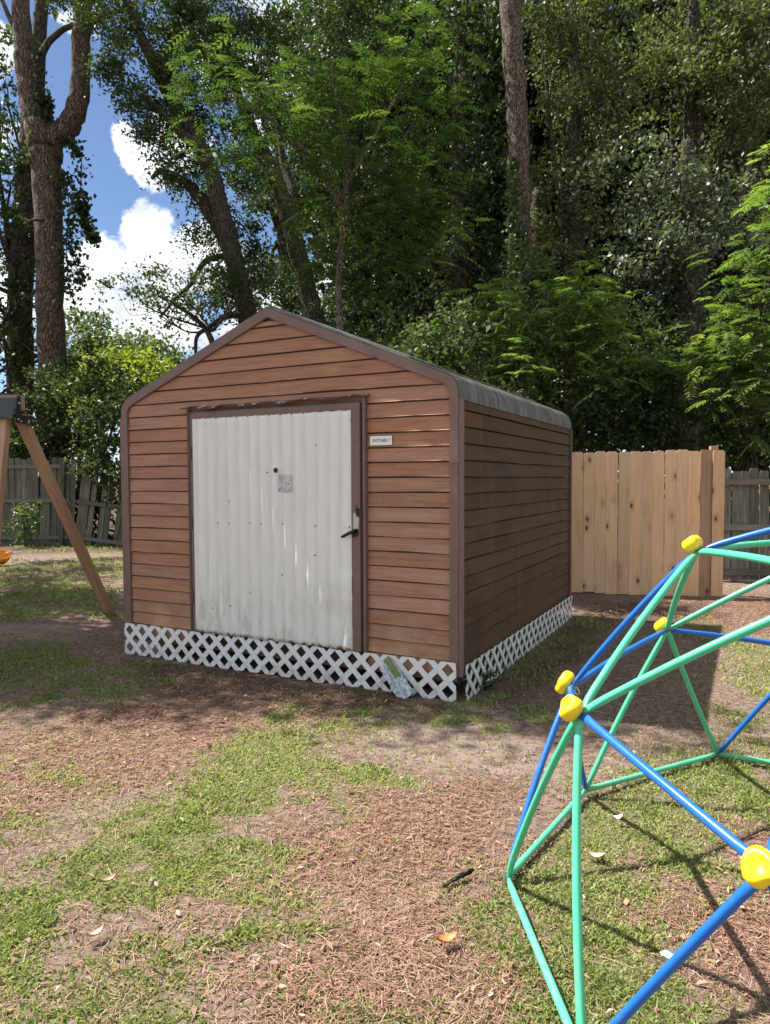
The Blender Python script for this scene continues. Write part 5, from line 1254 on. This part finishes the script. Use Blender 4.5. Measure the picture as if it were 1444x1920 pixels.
def chips():
    x, y = scatter(150000, 1.55, 9.0); f = np.clip(field(MULCH, x, y, 0.25, 50) * 0.9, 0.03, 1) * (1 - .75 * lawn(x, y)) * (1 - 0.6 * field(SAND, x, y, .2, 60))
    k = (RNG.random(len(x)) < f * 0.42 * np.clip(noise2(x, y, 140, 3, 2.4) * 2.4 - .5, .1, 1.2)) & ~in_shed(x, y); x, y = x[k], y[k]; N = len(x); sc = 1 + 0.08 * np.maximum(y - 3, 0)
    az = RNG.uniform(0, 2 * np.pi, N); L = RNG.gamma(2.0, 0.0062, N) * sc + .005; L = np.minimum(L, .05 * sc); w = L * RNG.uniform(.10, .36, N); th = RNG.uniform(.0015, .005, N)
    tl = RNG.normal(0, .22, N); tl2 = RNG.normal(0, .3, N)
    d = np.stack([np.cos(az) * np.cos(tl), np.sin(az) * np.cos(tl), np.sin(tl)], -1); s = np.stack([-np.sin(az) * np.cos(tl2), np.cos(az) * np.cos(tl2), np.sin(tl2)], -1); n = np.cross(d, s)
    C = np.stack([x, y, height(x, y) + 0.004 + RNG.random(N) * .008], -1)
    def c8(a, b, q, j): return C + d * (L * a / 2 * j)[:, None] + s * (w * b / 2)[:, None] + n * (th * q)[:, None]
    j = RNG.uniform(.25, 1.0, (4, N)); P = [c8(-1, -1, 0, j[0]), c8(1, -1, 0, j[1]), c8(1, 1, 0, j[2]), c8(-1, 1, 0, j[3]), c8(-1, -.9, 1, j[0]), c8(1, -.9, 1, j[1]), c8(1, .9, 1, j[2]), c8(-1, .9, 1, j[3])]
    Q = np.concatenate([np.stack([P[i] for i in f_], 1) for f_ in BOXF[1:]]); r = np.clip(RNG.beta(2.2, 2.2, N) + .08 * RNG.normal(size=N), 0, 1)
    STAT[0] += 5 * N
    tag(obj('bark_mulch', quads_mesh('bark_mulch', Q, 4, M['chips'], {'rnd': np.tile(r, 5)})), 'loose red brown bark chips scattered over the ground', None, None, 'stuff')
chips()
def dead_leaves():
    x, y = scatter(1700, 1.55, 12.0); k = ~in_shed(x, y) & (RNG.random(len(x)) < .25 + .6 * noise2(x, y, 150, 3, 1.3)); x, y = x[k], y[k]
    C = np.stack([x, y, height(x, y) + .012 + .012 * RNG.random(len(x)) * (lawn(x, y) > .4)], -1)
    Q = leaf_quads(C, 0.036, .42, 1.6, 0.0, .5)
    tag(obj('fallen_leaves', quads_mesh('fallen_leaves', Q, 4, M['deadleaf'], {'rnd': RNG.random(len(Q))})), 'small curled dead leaves lying across the yard', None, None, 'stuff')
dead_leaves()
# single fallen things one can point at
stick = thing('stick', 'dark rotten stick lying on the mulch left of the dome foot', 'stick', tuple(gpt(862, 1650)))
a, b = gpt(832, 1666) - gpt(862, 1650), gpt(888, 1640) - gpt(862, 1650)
S_ = smooth_path([(a[0], a[1], .010, .005), (*(a[:2] * .3), .014, .008), (b[0] * .5, b[1] * .5, .017, .010), (b[0], b[1], .020, .007)], 5)
V, F = tube(S_[:, :3], S_[:, 3], 8, .18); part('wood', V, F, M['bark_oak'], stick, True)
def curled_leaf(label, px, py, L, w, col, rz, name='fallen_leaf'):
    g = gpt(px, py); m = simple('leaf_tone', col, .55, var=.25, scale=40); V = []; F = []
    for i in range(7):
        t = i / 6; ww = w * math.sin(math.pi * (0.08 + .88 * t)) ** .8
        for j in (-1, 0, 1): V.append(((t - .5) * L, j * ww / 2, .016 + .010 * abs(j) + .014 * (2 * t - 1) ** 2))
    F = [tuple(q) for q in grid_faces(7, 3)]; n = len(V); V += [(x, y, z - .0012) for x, y, z in V]; F += [tuple(q[::-1]) for q in grid_faces(7, 3, n)]
    o = part(name, V, F, m, None, True, loc=tuple(g), rot=(0, 0, rz)); tag(o, label, 'leaf')
curled_leaf('orange dead leaf lying on the mulch near the bottom middle', 838, 1773, .075, .035, (.40, .17, .05), .4)
curled_leaf('pale tan curled leaf on the grass at the lower left', 180, 1762, .065, .024, (.46, .36, .28), .9)
curled_leaf('long pinkish leaf on the grass inside the dome foot', 1117, 1615, .07, .035, (.42, .30, .24), -.3)
curled_leaf('brown leaf on the grass left of the lawn centre', 203, 1660, .07, .025, (.34, .22, .15), .7)
curled_leaf('white scrap of paper on the grass behind the near green dome pipe', 1157, 1543, .05, .03, (.60, .58, .55), .1, 'paper_scrap')
curled_leaf('pale crumpled scrap beside the lowest blue dome pipe', 1252, 1806, .06, .045, (.52, .48, .44), .5, 'paper_scrap')
print('QUADS', STAT)
